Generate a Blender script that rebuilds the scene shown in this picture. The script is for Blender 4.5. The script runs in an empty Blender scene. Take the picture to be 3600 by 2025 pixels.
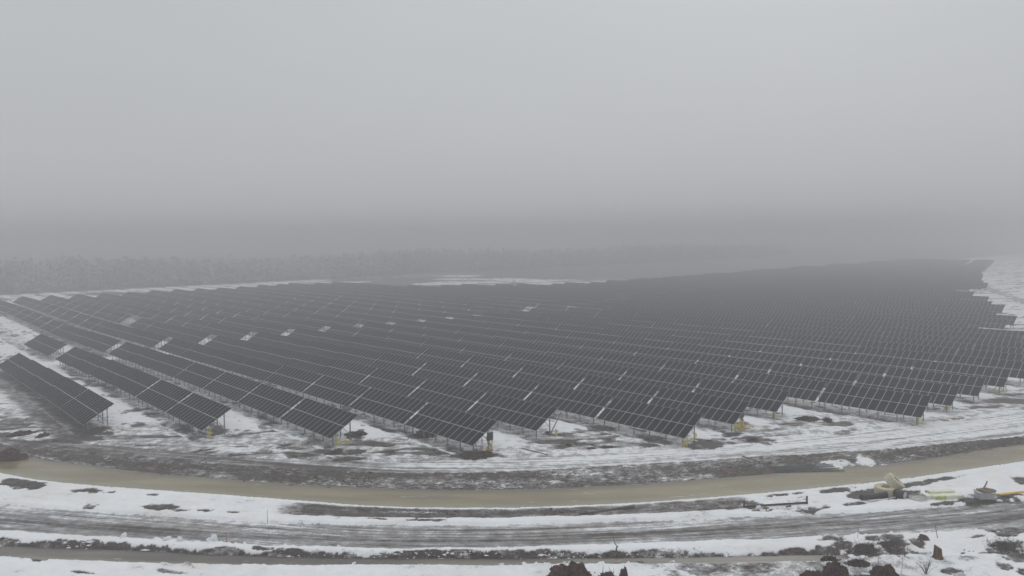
import bpy, bmesh, math, random
import numpy as np
from mathutils import Vector, Matrix, noise as mnoise

sc = bpy.context.scene
col = sc.collection
random.seed(7)
RNG = np.random.default_rng(11)

# ------------------------------------------------------------------ camera
CAM_H = 24.936
cd = bpy.data.cameras.new("camera")
cam = bpy.data.objects.new("camera", cd); col.objects.link(cam)
cd.sensor_width = 36.0
cd.lens = 2586.59 / 3600 * 36.0
cd.clip_start = 0.5; cd.clip_end = 8000
cam.matrix_world = (Matrix.Translation((0, 0, CAM_H)) @
                    Matrix.Rotation(math.pi / 2 - 0.0665594, 4, 'X') @
                    Matrix.Rotation(-0.0108181, 4, 'Z'))
sc.camera = cam

# ------------------------------------------------------------------ world: overcast sky
wd = bpy.data.worlds.new("World"); sc.world = wd; wd.use_nodes = True
nt = wd.node_tree; N = nt.nodes; Lk = nt.links
for n in list(N): N.remove(n)
out = N.new('ShaderNodeOutputWorld'); bg = N.new('ShaderNodeBackground')
sky = N.new('ShaderNodeTexSky'); sky.sky_type = 'NISHITA'; sky.sun_disc = False
sky.sun_elevation = math.radians(38); sky.sun_rotation = math.radians(20)
sky.air_density = 3.0; sky.dust_density = 8.0; sky.ozone_density = 1.0
hs = N.new('ShaderNodeHueSaturation'); hs.inputs['Saturation'].default_value = 0.05
hs.inputs['Value'].default_value = 1.0
tc = N.new('ShaderNodeTexCoord'); sep = N.new('ShaderNodeSeparateXYZ')
rmp = N.new('ShaderNodeValToRGB'); cr = rmp.color_ramp
SKY = [(0.0, (.545, .550, .548)), (.045, (.540, .547, .546)), (.09, (.530, .542, .543)), (.165, (.520, .538, .543)), (.30, (.525, .548, .560)),
       (.6, (.74, .775, .80)), (1.0, (.93, .965, .99))]
while len(cr.elements) < len(SKY): cr.elements.new(0.5)
for e, (p, c) in zip(cr.elements, SKY): e.position = p; e.color = (c[0] * .995, c[1] * .995, c[2] * 1.015, 1)
vm = N.new('ShaderNodeVectorMath'); vm.operation = 'SCALE'; vm.inputs['Scale'].default_value = 10.0
mx = N.new('ShaderNodeMix'); mx.data_type = 'RGBA'; mx.inputs['Factor'].default_value = 0.96
Lk.new(tc.outputs['Generated'], sep.inputs[0]); Lk.new(sep.outputs['Z'], rmp.inputs[0])
# faint uneven fog banks in the overcast
fnz = N.new('ShaderNodeTexNoise'); fnz.inputs['Scale'].default_value = 1.6; fnz.inputs['Detail'].default_value = 4
fmp = N.new('ShaderNodeMapping'); fmp.inputs['Scale'].default_value = (1, 1, 3.2); Lk.new(tc.outputs['Generated'], fmp.inputs[0]); Lk.new(fmp.outputs[0], fnz.inputs['Vector'])
fmr = N.new('ShaderNodeMapRange'); fmr.inputs['To Min'].default_value = 9.3; fmr.inputs['To Max'].default_value = 10.7; Lk.new(fnz.outputs['Fac'], fmr.inputs[0])
Lk.new(fmr.outputs[0], vm.inputs['Scale'])
Lk.new(rmp.outputs[0], vm.inputs[0]); Lk.new(sky.outputs[0], hs.inputs['Color'])
Lk.new(hs.outputs[0], mx.inputs['A']); Lk.new(vm.outputs[0], mx.inputs['B'])
Lk.new(mx.outputs['Result'], bg.inputs['Color']); bg.inputs['Strength'].default_value = 0.1
Lk.new(bg.outputs[0], out.inputs['Surface'])

sd = bpy.data.lights.new("sun", 'SUN'); sd.energy = 0.5; sd.angle = math.radians(30); sd.color = (1, .97, .93)
sun = bpy.data.objects.new("sun", sd); col.objects.link(sun)
sun.rotation_euler = (math.radians(52), 0, math.radians(160))

sc.view_settings.view_transform = 'Standard'; sc.view_settings.look = 'None'
sc.view_settings.exposure = 0.0; sc.view_settings.gamma = 1.0; sc.view_settings.use_curve_mapping = False
cy = sc.cycles
cy.max_bounces = 6; cy.diffuse_bounces = 2; cy.glossy_bounces = 2; cy.transmission_bounces = 2
cy.volume_bounces = 1; cy.transparent_max_bounces = 6
cy.caustics_reflective = False; cy.caustics_refractive = False
cy.use_denoising = True
cy.use_adaptive_sampling = False

# ------------------------------------------------------------------ layout numbers (metres)
TH = 0.828483                     # direction of the rows
CU, SU = math.cos(TH), math.sin(TH)
def uv2xy(u, v): return u * CU + v * SU, -u * SU + v * CU
def xy2uv(x, y): return x * CU - y * SU, x * SU + y * CU
TILT = 0.524820; SL = 4.4957; MW = 1.1457; PITCH = 9.97549; V0 = 22.763; GAP = 0.34
TLEN = 12 * MW + GAP
CT, ST = math.cos(TILT), math.sin(TILT)
LOWZ = 1.2
ENDS = [-108.78, -93.71, -79.23, -64.44, -64.14, -49.32, -48.75, -48.30, -33.57, -33.06, -32.5, -31.7, -31.2,
        -31, -31, -38, -42.3, -42.0, -57, -57, -53.6, -53.9, -63, -63, -64, -70, -82, -76, -84, -86, -98, -98,
        -100, -98, -96, -97, -104, -104, -110, -110, -116, -116, -120, -120, -126, -126]
FARS = {18: -305, 19: -292, 20: -284, 21: -270, 22: -262, 23: -255}
DZR = [-.14, .097, .028, .057, -.019, .019, .035, -.054, -.026, .005]
ENDS += [-130 - 2.2 * i for i in range(24)]
NR = len(ENDS)

# ------------------------------------------------------------------ numpy noise
def hash2(ix, iy, seed):
    n = (ix.astype(np.int64) * 374761393 + iy.astype(np.int64) * 668265263 + seed * 974634777) & 0xffffffff
    n = ((n ^ (n >> 13)) * 1274126177) & 0xffffffff
    n = n ^ (n >> 16)
    return (n & 0xffffff) / float(0xffffff)
def vnoise(x, y, seed=0):
    ix = np.floor(x); iy = np.floor(y); fx = x - ix; fy = y - iy
    fx = fx * fx * (3 - 2 * fx); fy = fy * fy * (3 - 2 * fy)
    a = hash2(ix, iy, seed); b = hash2(ix + 1, iy, seed); c = hash2(ix, iy + 1, seed); d = hash2(ix + 1, iy + 1, seed)
    return (a * (1 - fx) + b * fx) * (1 - fy) + (c * (1 - fx) + d * fx) * fy
def fbm(x, y, seed=0, octv=4):
    s = 0; a = .5; t = 0
    for i in range(octv):
        s = s + a * vnoise(x, y, seed + i * 17); t += a; a *= .5; x = x * 2.03 + 5.1; y = y * 2.03 + 1.7
    return s / t - .5
def sm(e0, e1, x):
    t = np.clip((x - e0) / (e1 - e0), 0, 1); return t * t * (3 - 2 * t)

# ------------------------------------------------------------------ ground curves (world x -> y)
CURV = {
 'small_near': [(-41.4, 57.7), (-30.5, 56.4), (-20.1, 55.6), (-10.2, 55.5), (-0.2, 55.1), (9.6, 55.2), (19.6, 55.3), (25.3, 55.4)],
 'small_far': [(-42.7, 59.5), (-31.5, 58.4), (-20.6, 57.0), (-10.3, 56.4), (-0.2, 56.1), (9.8, 55.9), (19.9, 56.2), (25.6, 56.1)],
 'road_near': [(-44.7, 62.5), (-32.7, 60.6), (-21.2, 58.9), (-10.6, 58.0), (-0.2, 57.7), (10.2, 58.5), (20.8, 59.0), (31.8, 59.9), (39.2, 60.3), (43.0, 60.6)],
 'road_far': [(-49.5, 69.3), (-43.1, 67.8), (-35.5, 66.1), (-23.0, 63.8), (-11.4, 62.8), (-0.2, 62.7), (11.0, 63.2), (22.6, 64.0), (34.5, 65.0), (41.8, 66.4), (47.7, 67.3)],
 'ditch_near': [(-57.5, 80.8), (-51.4, 77.8), (-40.2, 75.1), (-25.8, 72.0), (-12.5, 68.8), (-0.2, 68.2), (12.1, 69.2), (25.2, 71.6), (39.7, 75.0), (57.1, 80.9)],
 'ditch_far': [(-62.4, 87.9), (-42.8, 80.1), (-27.2, 76.0), (-13.2, 73.3), (-0.2, 72.5), (12.9, 73.9), (27.0, 76.6), (36.0, 79.1), (42.2, 79.7), (61.6, 87.3)],
 'track_near': [(-64.4, 90.8), (-45.2, 84.7), (-28.7, 80.3), (-14.0, 77.5), (-0.2, 77.6), (13.9, 79.5), (28.9, 82.1), (44.7, 84.5), (63.0, 89.4)],
 'track_far': [(-65.8, 92.9), (-47.2, 88.7), (-29.6, 83.0), (-14.6, 81.3), (-0.2, 81.8), (9.7, 83.8), (20.5, 87.7), (31.6, 90.0), (43.4, 92.5), (56.5, 96.3), (72.4, 102.9)],
}
_GX = np.arange(-400, 400.1, .5)
CV = {}
for k, p in CURV.items():
    xs = np.array([a for a, b in p]); ys = np.array([b for a, b in p])
    s0 = np.clip((ys[1] - ys[0]) / (xs[1] - xs[0]), -.5, .5); s1 = np.clip((ys[-1] - ys[-2]) / (xs[-1] - xs[-2]), -.5, .5)
    xs = np.concatenate([[xs[0] - 400], xs, [xs[-1] + 400]]); ys = np.concatenate([[ys[0] - s0 * 400], ys, [ys[-1] + s1 * 400]])
    g = np.interp(_GX, xs, ys); ker = np.exp(-.5 * (np.arange(-16, 17) / 6.) ** 2); ker /= ker.sum()
    CV[k] = np.convolve(np.pad(g, 16, mode='edge'), ker, mode='valid')
def cv(k, x): return np.interp(x, _GX, CV[k])

PATCH = [(-51.6,75.4,2.04,1.23,0.3),(-42.4,72.7,2.53,0.66,0.3),(-35.8,71.5,0.69,0.32,0.35),(-32.6,67.7,2.09,0.78,0.3),(-28.7,66.8,0.9,0.55,0.35),(-40.6,68.1,1.58,0.72,0.45),(-25.9,66.2,0.51,0.27,0.35),(26.2,69.7,1.62,0.38,0.3),(32.2,70.8,1.92,0.54,0.28),(34.3,69.4,1.61,1.34,0.28),(37.5,68.8,1.6,0.88,0.3),(40.2,72.2,1.67,0.48,0.3),(43.9,73.6,1.71,0.42,0.32),(31.4,66.7,1.03,0.41,0.3),(27.2,65.4,1.26,0.66,0.35),(40.3,66.6,1.54,0.34,0.35),(43.1,67.3,1.95,0.91,0.25),(46.4,67.7,1.57,0.92,0.28),(51.3,72.9,0.99,1.32,0.35),(22.0,67.0,1.04,1.11,0.32),(22.5,65.2,1.01,0.4,0.4),(35.6,80.1,1.86,0.9,0.95),(39.4,81.2,1.0,1.33,0.98),(41.3,79.9,0.93,0.79,0.6),(25.3,68.0,1.84,0.79,0.92),(-55.4,95.6,2.77,2.55,0.2),(-51.7,99.5,0.77,0.77,0.3),(-20.3,93.1,1.26,1.88,0.2),(-21.7,85.5,1.98,0.79,0.3),(-18.9,85.7,0.99,0.91,0.25),(-24.4,83.2,1.61,0.64,0.45),(-11.5,93.0,1.8,1.61,0.22),(-9.2,84.3,0.98,0.77,0.3),(-4.8,84.0,2.92,1.42,0.15),(-26.7,100.7,1.56,1.89,0.3),(11.3,94.9,1.47,1.26,0.25),(9.2,85.8,0.53,0.46,0.3),(6.7,87.4,0.34,0.47,0.3),(11.3,86.1,1.33,0.69,0.5),(23.2,87.4,2.7,1.42,0.2),(27.4,91.1,1.41,0.9,0.3),(29.1,88.7,1.71,1.1,0.35),(31.0,87.4,1.01,1.06,0.35),(40.2,98.6,1.45,1.06,0.25),(42.4,96.5,2.24,1.3,0.42),(41.7,91.9,2.13,0.65,0.5),(-66.2,94.9,1.76,1.26,0.2),(-62.7,97.4,0.94,0.59,0.45),(-59.1,94.6,0.8,0.56,0.45),(-56.6,92.9,0.79,0.4,0.5),(-63.8,96.5,0.52,0.72,0.45),(-53.0,86.7,8.72,1.4,0.35),(-41.7,83.8,6.48,1.09,0.4),(-70.2,102.7,3.17,1.31,0.5),(-68.8,99.4,2.31,0.77,0.55),(-79.4,119.1,2.76,1.32,0.5),(-38.5,57.0,1.21,0.5,0.3),(1.6,56.4,0.55,0.25,0.35),(-32.6,54.3,1.05,0.18,0.4),(-26.2,54.3,1.26,0.23,0.6),(4.5,56.3,0.98,0.39,0.3),(6.0,56.1,1.3,0.29,0.3),(7.8,56.2,0.98,0.44,0.28),(11.6,56.4,2.4,0.44,0.5),(14.2,56.0,1.73,0.44,0.4),(14.8,53.8,3.75,0.9,0.62),(18.0,54.0,2.5,0.99,0.55),(3.4,56.6,1.31,0.2,0.5),(26.0,58.6,1.02,0.43,0.45),(26.1,57.4,0.78,0.51,0.4),(24.8,56.6,0.77,0.4,0.35),(24.3,56.8,0.44,0.4,0.35),(27.8,56.4,1.2,0.84,0.28),(30.3,57.0,0.99,1.11,0.3),(30.3,58.7,1.59,0.53,0.5),(39.2,56.9,1.36,0.8,0.22),(38.4,55.2,1.07,1.04,0.35),(36.8,53.8,0.62,0.99,0.45),(38.0,58.7,1.02,0.27,0.4),(32.4,57.8,0.45,0.62,0.4),(31.9,55.9,0.65,0.29,0.5),(37.4,52.6,1.02,0.69,0.25),(32.4,52.9,0.61,0.52,0.4),(41.3,59.5,1.38,0.66,0.45),(40.3,60.1,1.4,0.45,0.5),(23.5,56.4,0.87,0.3,0.35),(21.7,56.4,1.09,0.39,0.3),(20.2,55.2,1.28,0.24,0.4),(-9.4,66.1,2.04,0.27,0.6),(-7.8,63.7,1.48,0.25,0.35),(-12.2,64.2,0.99,0.19,0.35),(-32.1,58.6,4.53,0.27,0.3),(-36.5,59.0,2.74,0.32,0.2),(-25.3,57.5,2.67,0.21,0.25),(-13.7,56.5,5.46,0.35,0.3),(-6.1,56.6,2.63,0.45,0.32),(-27.7,87.5,2.03,0.71,0.5),(-29.6,85.8,1.33,0.91,0.5),(-25.1,89.3,1.73,0.87,0.55),(17.1,100.4,1.94,0.78,0.4),(5.9,92.0,1.78,0.79,0.45)]
# wheel tracks on the snow field at the far right
for a, b in [((186.6, 267.0), (203, 300)), ((203, 300), (223, 345)), ((223, 345), (242, 400)), ((242, 400), (262, 480)),
             ((192, 276), (214, 330)), ((214, 330), (236, 392))]:
    for i in range(14):
        t = i / 13; PATCH.append((a[0] + (b[0] - a[0]) * t, a[1] + (b[1] - a[1]) * t, 1.6, 3.2, .62))

def ground(x, y):
    """height, snow cover (0 mud .. 1 clean snow), streakiness, vegetation, band id"""
    x = np.asarray(x, float); y = np.asarray(y, float)
    L0, L1, L2, L3 = (cv(k, x) for k in ('small_near', 'small_far', 'road_near', 'road_far'))
    L4, L5, L6, L7 = (cv(k, x) for k in ('ditch_near', 'ditch_far', 'track_near', 'track_far'))
    wa = fbm(x * .35, y * .35, 3, 3) * .9 + fbm(x * 1.3, y * 1.3, 5, 3) * .45     # ragged edges
    ys = y + wa * .55
    ye = y + wa * .22
    n1 = fbm(x * .9, y * .9, 21, 4); n2 = fbm(x * 4, y * 4, 31, 3); n3 = fbm(x * .12, (y - L4) * .7, 41, 4)
    nb = fbm(x * .06, y * .06, 51, 3)
    # -------- height
    z = np.zeros_like(x)
    def seg(yy, pts):
        r = np.full_like(x, pts[0][1])
        for (a, za), (b, zb) in zip(pts[:-1], pts[1:]):
            t = np.clip((yy - a) / np.maximum(b - a, .05), 0, 1); t = t * t * (3 - 2 * t)
            r = r + (zb - za) * t
        return r
    ditch_end = sm(24.2, 26.5, x)                      # the narrow ditch stops at the right
    z_small = seg(ye, [(L0 - 1.3, 0.), (L0 - .5, .03), (L0 - .05, -.22), (.5 * (L0 + L1), -.42), (L1 - .1, -.16), (L1 + .5, 0.)]) * (1 - ditch_end)
    berm = seg(ys, [(L1 + .1, 0.), (L1 + .45 * (L2 - L1), .26), (L2 - .35, .22), (L2 + .02, 0.), (L3 + .02, 0.), (L3 + .45, .16), (L3 + 2.2, .06), (L3 + 3.4, 0.)])
    z_d = seg(ye, [(L4 - 2.1, 0.), (L4 + .2, -.55), (.5 * (L4 + L5), -1.0), (L5 - .1, -.52), (L6, .0)])
    z_t = seg(ys, [(L7 - .2, 0.), (L7 + .5, .1), (L7 + 3, .02)])
    z = z_small + berm + z_d + z_t
    onroad = ((y > L2) & (y < L3)) | ((y > L6) & (y < L7))
    inwater = (y > L4 - .1) & (y < L5 + .05)
    rough = np.where(onroad, .03, .10); rough = np.where(inwater, .05, rough)
    bankm = (y > L5) & (y < L6); rough = np.where(bankm, .2, rough)
    # -------- cover
    c = np.full_like(x, .9) + n1 * .12
    # foreground
    fg = y < L0
    c = np.where(fg, .86 + n3 * .3 + nb * .2 - .26 * sm(8, 14, x) * (1 - sm(27, 30, x)) + n1 * .3, c)
    sd_ = (y >= L0) & (y < L1) & (x < 26); c = np.where(sd_, .25, c)
    t12 = (ys - L1) / (L2 - L1)
    low = np.where(x < -17, .26, .10 + .38 * sm(-12, -7, x + n1 * 6) * (1 - sm(2.5, 3.5, x))) + nb * .4 + n1 * .6
    cb = np.where(t12 < low, .28 + n1 * .6 + n2 * .5, .93 + n1 * .1)
    c = np.where((y >= L1) & (y < L2 + .3) & (t12 < 1), cb, c)
    t23 = (y - L2) / (L3 - L2)
    nl = fbm(x * .035 + 3, (y - L4) * .55, 141, 4)
    cr_ = .60 - .13 * np.exp(-((t23 - .44 - .06 * np.sin(x * .06)) / .14) ** 2) - .06 * np.exp(-((t23 - .75) / .07) ** 2) + nl * .42 + n3 * .16
    c = np.where((t12 >= 1) & (ys < L3), cr_, c)
    t34 = (ys - L3) / (L4 - L3)
    br = sm(-23, -19, x) * (1 - sm(19, 24, x)) * sm(.24, .30, t34) * (1 - sm(.68, .76, t34))
    c = np.where((ys >= L3) & (y < L4), (.91 + n1 * .28 + n3 * .35 + nb * .15) * (1 - br) + br * (.34 + n1 * .35 + n3 * .3), c)
    # snow patch in the left brown area, wheel marks
    c = np.where((y >= L4) & (y < L5), .4, c)
    t56 = (ys - L5) / (L6 - L5)
    c = np.where((y >= L5) & (ys < L6), .31 + n3 * .8 + n1 * .4 + n2 * .35 - .16 * np.exp(-(t56 / .12) ** 2), c)
    t67 = (ys - L6) / (L7 - L6)
    lft = 1 - sm(-22, -8, x)
    c = np.where((ys >= L6) & (ys < L7), (.70 + nl * .3 + .04 * t67) * (1 - lft) + lft * (.44 + n3 * .5 + nl * .4 + n1 * .2), c)
    # wheel ruts along the road and the far track
    rut = np.zeros_like(x)
    for k, (tr, w_, am, fq, ph) in enumerate([(.16, .012, -.10, .05, 0), (.29, .016, -.16, .031, 2), (.36, .012, -.12, .06, 4), (.47, .018, -.17, .027, 1), (.53, .010, .12, .04, 3),
                                              (.62, .014, -.13, .05, 5), (.71, .012, .10, .033, 2), (.80, .014, -.12, .045, 0), (.88, .010, -.10, .06, 1)]):
        m_ = np.exp(-((t23 - tr - .035 * np.sin(x * fq + ph) - .02 * nl) / w_) ** 2) * am * (.6 + 2.4 * np.clip(fbm(x * .08 + k * 9, y * 0 + k, 171, 2) + .15, 0, 1))
        rut = rut + m_ * ((t12 >= 1) & (ys < L3))
        if k % 2 == 0: rut = rut + np.exp(-((t67 - tr - .05 * np.sin(x * fq * 1.3 + ph)) / (w_ * 1.3)) ** 2) * am * ((ys >= L6) & (ys < L7))
    c = c + rut; z = z + rut * .22
    # -------- farm
    u, v = xy2uv(x, y)
    r = (v - V0) / PITCH
    ri = np.clip(np.floor(r + .12).astype(int), 0, NR - 1)
    fr = (r - np.floor(r + .12)) * PITCH
    endr = np.array(ENDS)[ri]
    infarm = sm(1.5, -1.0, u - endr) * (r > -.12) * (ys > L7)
    nf = fbm(u * .12, v * .35, 61, 4); nf2 = fbm(u * .5, v * .9, 71, 3)
    cf = .88 + nf * .25
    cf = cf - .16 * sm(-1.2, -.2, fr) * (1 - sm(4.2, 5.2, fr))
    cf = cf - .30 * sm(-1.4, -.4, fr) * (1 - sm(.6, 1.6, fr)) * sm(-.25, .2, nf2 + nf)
    cf = cf - .5 * sm(.10, .24, nf2 * .7 + nf * .6)
    ais = np.exp(-((u + 180) / 6.) ** 2); cf = cf * (1 - ais) + .95 * ais
    out_ = (ys > L7)
    co = .79 + n1 * .25 + n3 * .15 - .5 * sm(.09, .2, fbm(x * .16, y * .45, 81, 4))
    near = 1 - sm(6, 22, y - L7)
    co = co - .14 * near + n3 * .25 * near
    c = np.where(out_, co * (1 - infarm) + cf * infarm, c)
    # mud in front of the first row, left
    m0 = sm(-4.2, -2.2, v - V0) * (1 - sm(1.5, 3, v - V0)) * sm(-104, -109, u) * (u > -200)
    c = c - m0 * .38
    # bare ground beyond the far corner
    fb = sm(-270, -320, u) * sm(190, 215, v) * sm(-425, -400, u)
    c = c - fb * .75 * sm(-.05, .08, fbm(x * .03, y * .06, 91, 4))
    sb = sm(-366, -372, u) * sm(-440, -434, u) * (y > 150); c = c - sb * .5 * sm(-.02, .12, fbm(x * .02, y * .03, 151, 4))
    c = c - .6 * sm(325, 375, v) * sm(-235, -262, u)
    # forest floor
    c = c - .5 * sm(-436, -446, u)
    ydc = L4
    for (px, py, rx, ry, pc) in PATCH:
        k = np.nonzero((np.abs(x - px) < rx * 1.7) & (np.abs(y - py) < ry * 1.7 + rx))[0] if x.ndim else None
        if k is None or len(k) == 0: continue
        yl = y[k] - py
        if py < 92: yl = yl - (L4[k] - float(cv('ditch_near', px)))
        q = ((x[k] - px) / rx) ** 2 + (yl / ry) ** 2 + n1[k] * 3.6 + n3[k] * 2.2 + n2[k] * 1.2
        w = 1 - sm(.55, 1.7, q)
        c[k] = c[k] * (1 - w) + (pc - .10 + n2[k] * .5 + n1[k] * .4) * w
    c = np.clip(c, 0, 1)
    # -------- snow is thicker than mud; clods
    z = z + (sm(.35, .8, c) - .5) * np.where(onroad, .02, .09)
    z = z + rough * (fbm(x * 1.1, y * 1.1, 101, 4)) + rough * .55 * fbm(x * 5, y * 5, 111, 2)
    crumb = (np.maximum(vnoise(x * 3.1, y * 3.1, 131) - .68, 0) * .9 + np.maximum(vnoise(x * 1.1, y * 1.1, 133) - .6, 0) * .5) * sm(-.1, .2, fbm(x * .15, y * .15, 135, 2))
    edge = np.exp(-((ys - L2 + .1) / .3) ** 2) + np.exp(-((y - L0 + .25) / .35) ** 2) + .6 * np.exp(-((ys - L3 - .2) / .3) ** 2)
    z = z + crumb * edge * sm(.6, .8, c)
    # -------- broad relief of the field
    D = np.hypot(x, y)
    z = z - .55 * sm(125, 190, D) - .35 * np.exp(-((D - 232) / 28) ** 2) + .3 * sm(255, 340, D)
    st = np.where(onroad, 1., .25); st = np.where((y > L3) & (y < L4), .5, st); st = np.where(bankm, .55, st)
    st = np.where(out_, .35, st)
    vg = np.where(bankm, 1., 0.) + np.where((y > L1) & (y < L2), .5, 0.)
    band = np.where((t12 >= 1) & (ys < L3) & (np.abs(x) < 120), 1, np.where((ys >= L6) & (ys < L7) & (x > -22) & (x < 140), 2, 0))
    return z, c, st, np.clip(vg, 0, 1), band, y - L4
def zg(x, y):
    return float(ground(np.array([x]), np.array([y]))[0][0])

# ------------------------------------------------------------------ helpers
def tag(o, label=None, cat=None, group=None, kind=None):
    if label: o['label'] = label
    if cat: o['category'] = cat
    if group: o['group'] = group
    if kind: o['kind'] = kind
    return o
def empty(name, loc=(0, 0, 0), rz=0.0):
    o = bpy.data.objects.new(name, None); col.objects.link(o)
    o.location = loc; o.rotation_euler = (0, 0, rz); o.empty_display_size = .3; return o
class MB:
    def __init__(s): s.v = []; s.f = []; s.m = []; s.sm = []
    def add(s, vs, fs, mi=0, smooth=False):
        b = len(s.v); s.v += [tuple(p) for p in vs]
        for f in fs: s.f.append([b + i for i in f]); s.m.append(mi); s.sm.append(smooth)
    def box(s, a, b, mi=0):
        x0, y0, z0 = a; x1, y1, z1 = b
        s.add([(x0, y0, z0), (x1, y0, z0), (x1, y1, z0), (x0, y1, z0), (x0, y0, z1), (x1, y0, z1), (x1, y1, z1), (x0, y1, z1)],
              [(0, 3, 2, 1), (4, 5, 6, 7), (0, 1, 5, 4), (1, 2, 6, 5), (2, 3, 7, 6), (3, 0, 4, 7)], mi)
    def bar(s, p, q, w, h=None, mi=0):
        h = h or w; p = Vector(p); q = Vector(q); d = (q - p).normalized()
        up = Vector((0, 0, 1)) if abs(d.z) < .95 else Vector((0, 1, 0))
        a = d.cross(up).normalized(); b = a.cross(d).normalized(); vs = []
        for c in (p, q):
            for i, j in ((-1, -1), (1, -1), (1, 1), (-1, 1)): vs.append(c + a * (i * w / 2) + b * (j * h / 2))
        s.add(vs, [(0, 3, 2, 1), (4, 5, 6, 7), (0, 1, 5, 4), (1, 2, 6, 5), (2, 3, 7, 6), (3, 0, 4, 7)], mi)
    def tube(s, pts, r, n=8, mi=0, cap=True):
        pts = [Vector(p) for p in pts]; rs = r if isinstance(r, (list, tuple)) else [r] * len(pts)
        d0 = (pts[1] - pts[0]).normalized(); up = Vector((0, 0, 1)) if abs(d0.z) < .9 else Vector((1, 0, 0))
        a = d0.cross(up).normalized(); vs = []
        for i, p in enumerate(pts):
            d = (pts[min(i + 1, len(pts) - 1)] - pts[max(i - 1, 0)]).normalized()
            a = (a - d * a.dot(d)).normalized(); b = d.cross(a)
            for k in range(n):
                t = 2 * math.pi * k / n; vs.append(p + (a * math.cos(t) + b * math.sin(t)) * rs[i])
        fs = []
        for i in range(len(pts) - 1):
            for k in range(n):
                fs.append((i * n + k, i * n + (k + 1) % n, (i + 1) * n + (k + 1) % n, (i + 1) * n + k))
        s.add(vs, fs, mi, True)
        if cap:
            b0 = len(s.v) - len(vs)
            s.f.append([b0 + k for k in range(n)][::-1]); s.m.append(mi); s.sm.append(False)
            s.f.append([b0 + (len(pts) - 1) * n + k for k in range(n)]); s.m.append(mi); s.sm.append(False)
    def mesh(s, name, mats):
        me = bpy.data.meshes.new(name); me.from_pydata(s.v, [], s.f)
        for m in (mats if isinstance(mats, (list, tuple)) else [mats]): me.materials.append(m)
        me.polygons.foreach_set('material_index', s.m); me.polygons.foreach_set('use_smooth', s.sm); me.update(); return me
    def build(s, name, mats, parent=None, loc=None, rz=0.):
        o = bpy.data.objects.new(name, s.mesh(name, mats)); col.objects.link(o)
        if parent: o.parent = parent
        if loc is not None: o.location = loc; o.rotation_euler = (0, 0, rz)
        return o

# ------------------------------------------------------------------ materials
def mat(name, c1, c2=None, rough=.6, metal=0., scale=4., bump=0., spec=.5, contrast=(.35, .65), bscale=None, coords='Object'):
    m = bpy.data.materials.new(name); m.use_nodes = True; t = m.node_tree; n = t.nodes; b = n['Principled BSDF']
    b.inputs['Roughness'].default_value = rough; b.inputs['Metallic'].default_value = metal
    b.inputs['Specular IOR Level'].default_value = spec
    tcn = n.new('ShaderNodeTexCoord'); nz = n.new('ShaderNodeTexNoise'); nz.inputs['Scale'].default_value = scale
    nz.inputs['Detail'].default_value = 5; t.links.new(tcn.outputs[coords], nz.inputs['Vector'])
    r = n.new('ShaderNodeValToRGB'); r.color_ramp.elements[0].position = contrast[0]; r.color_ramp.elements[1].position = contrast[1]
    r.color_ramp.elements[0].color = (*c1, 1); r.color_ramp.elements[1].color = (*(c2 or [k * 1.25 for k in c1]), 1)
    t.links.new(nz.outputs['Fac'], r.inputs[0]); t.links.new(r.outputs[0], b.inputs['Base Color'])
    if bump:
        bp = n.new('ShaderNodeBump'); bp.inputs['Strength'].default_value = bump; bp.inputs['Distance'].default_value = .05
        nb = n.new('ShaderNodeTexNoise'); nb.inputs['Scale'].default_value = bscale or scale * 3; nb.inputs['Detail'].default_value = 6
        t.links.new(tcn.outputs[coords], nb.inputs['Vector']); t.links.new(nb.outputs['Fac'], bp.inputs['Height'])
        t.links.new(bp.outputs[0], b.inputs['Normal'])
    return m
M = {}
M['glass'] = mat('panel_glass', (.001, .001, .0012), (.006, .0056, .0058), rough=.25, scale=.9, spec=.0)
M['alu'] = mat('aluminium_frame', (.27, .27, .275), (.36, .36, .365), rough=.45, metal=.2, scale=2)
M['steel'] = mat('galvanised_steel', (.17, .175, .18), (.26, .265, .27), rough=.5, metal=.4, scale=5)
M['yellow'] = mat('yellow_conduit', (.55, .42, .02), (.68, .55, .04), rough=.45, scale=6)
M['red'] = mat('red_cable', (.30, .035, .025), (.42, .06, .04), rough=.5, scale=6)
M['black'] = mat('black_plastic', (.018, .017, .018), (.035, .033, .034), rough=.5, scale=6)
M['cream'] = mat('cream_pipe', (.50, .45, .30), (.62, .57, .42), rough=.5, scale=8)
M['white'] = mat('white_plastic', (.55, .53, .52), (.70, .68, .67), rough=.5, scale=5)
M['foil'] = mat('pale_green_film', (.60, .64, .42), (.74, .75, .62), rough=.4, scale=1.4, bump=.3)
M['green'] = mat('green_board', (.42, .52, .10), (.55, .64, .20), rough=.5, scale=3)
M['concrete'] = mat('grey_box', (.42, .42, .44), (.54, .54, .56), rough=.7, scale=3, bump=.3)
M['sack'] = mat('brown_sack', (.13, .10, .07), (.24, .19, .13), rough=.85, scale=5, bump=.8)
M['wood'] = mat('raw_wood', (.22, .12, .07), (.34, .21, .12), rough=.7, scale=6)
M['oldwood'] = mat('weathered_wood', (.06, .052, .048), (.14, .125, .115), rough=.8, scale=6)
M['orange'] = mat('orange_yellow_paint', (.62, .36, .03), (.72, .45, .05), rough=.45, scale=3)
M['peat'] = mat('dark_peat', (.012, .006, .0045), (.115, .050, .032), rough=.95, scale=3.2, bump=1., bscale=11, contrast=(.36, .68), spec=.05)
M['olive'] = mat('moss', (.035, .032, .010), (.10, .085, .03), rough=.95, scale=3, bump=1., spec=.05)
M['bark'] = mat('stump_bark', (.05, .026, .016), (.17, .085, .042), rough=.9, scale=5, bump=.8, spec=.1)
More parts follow.
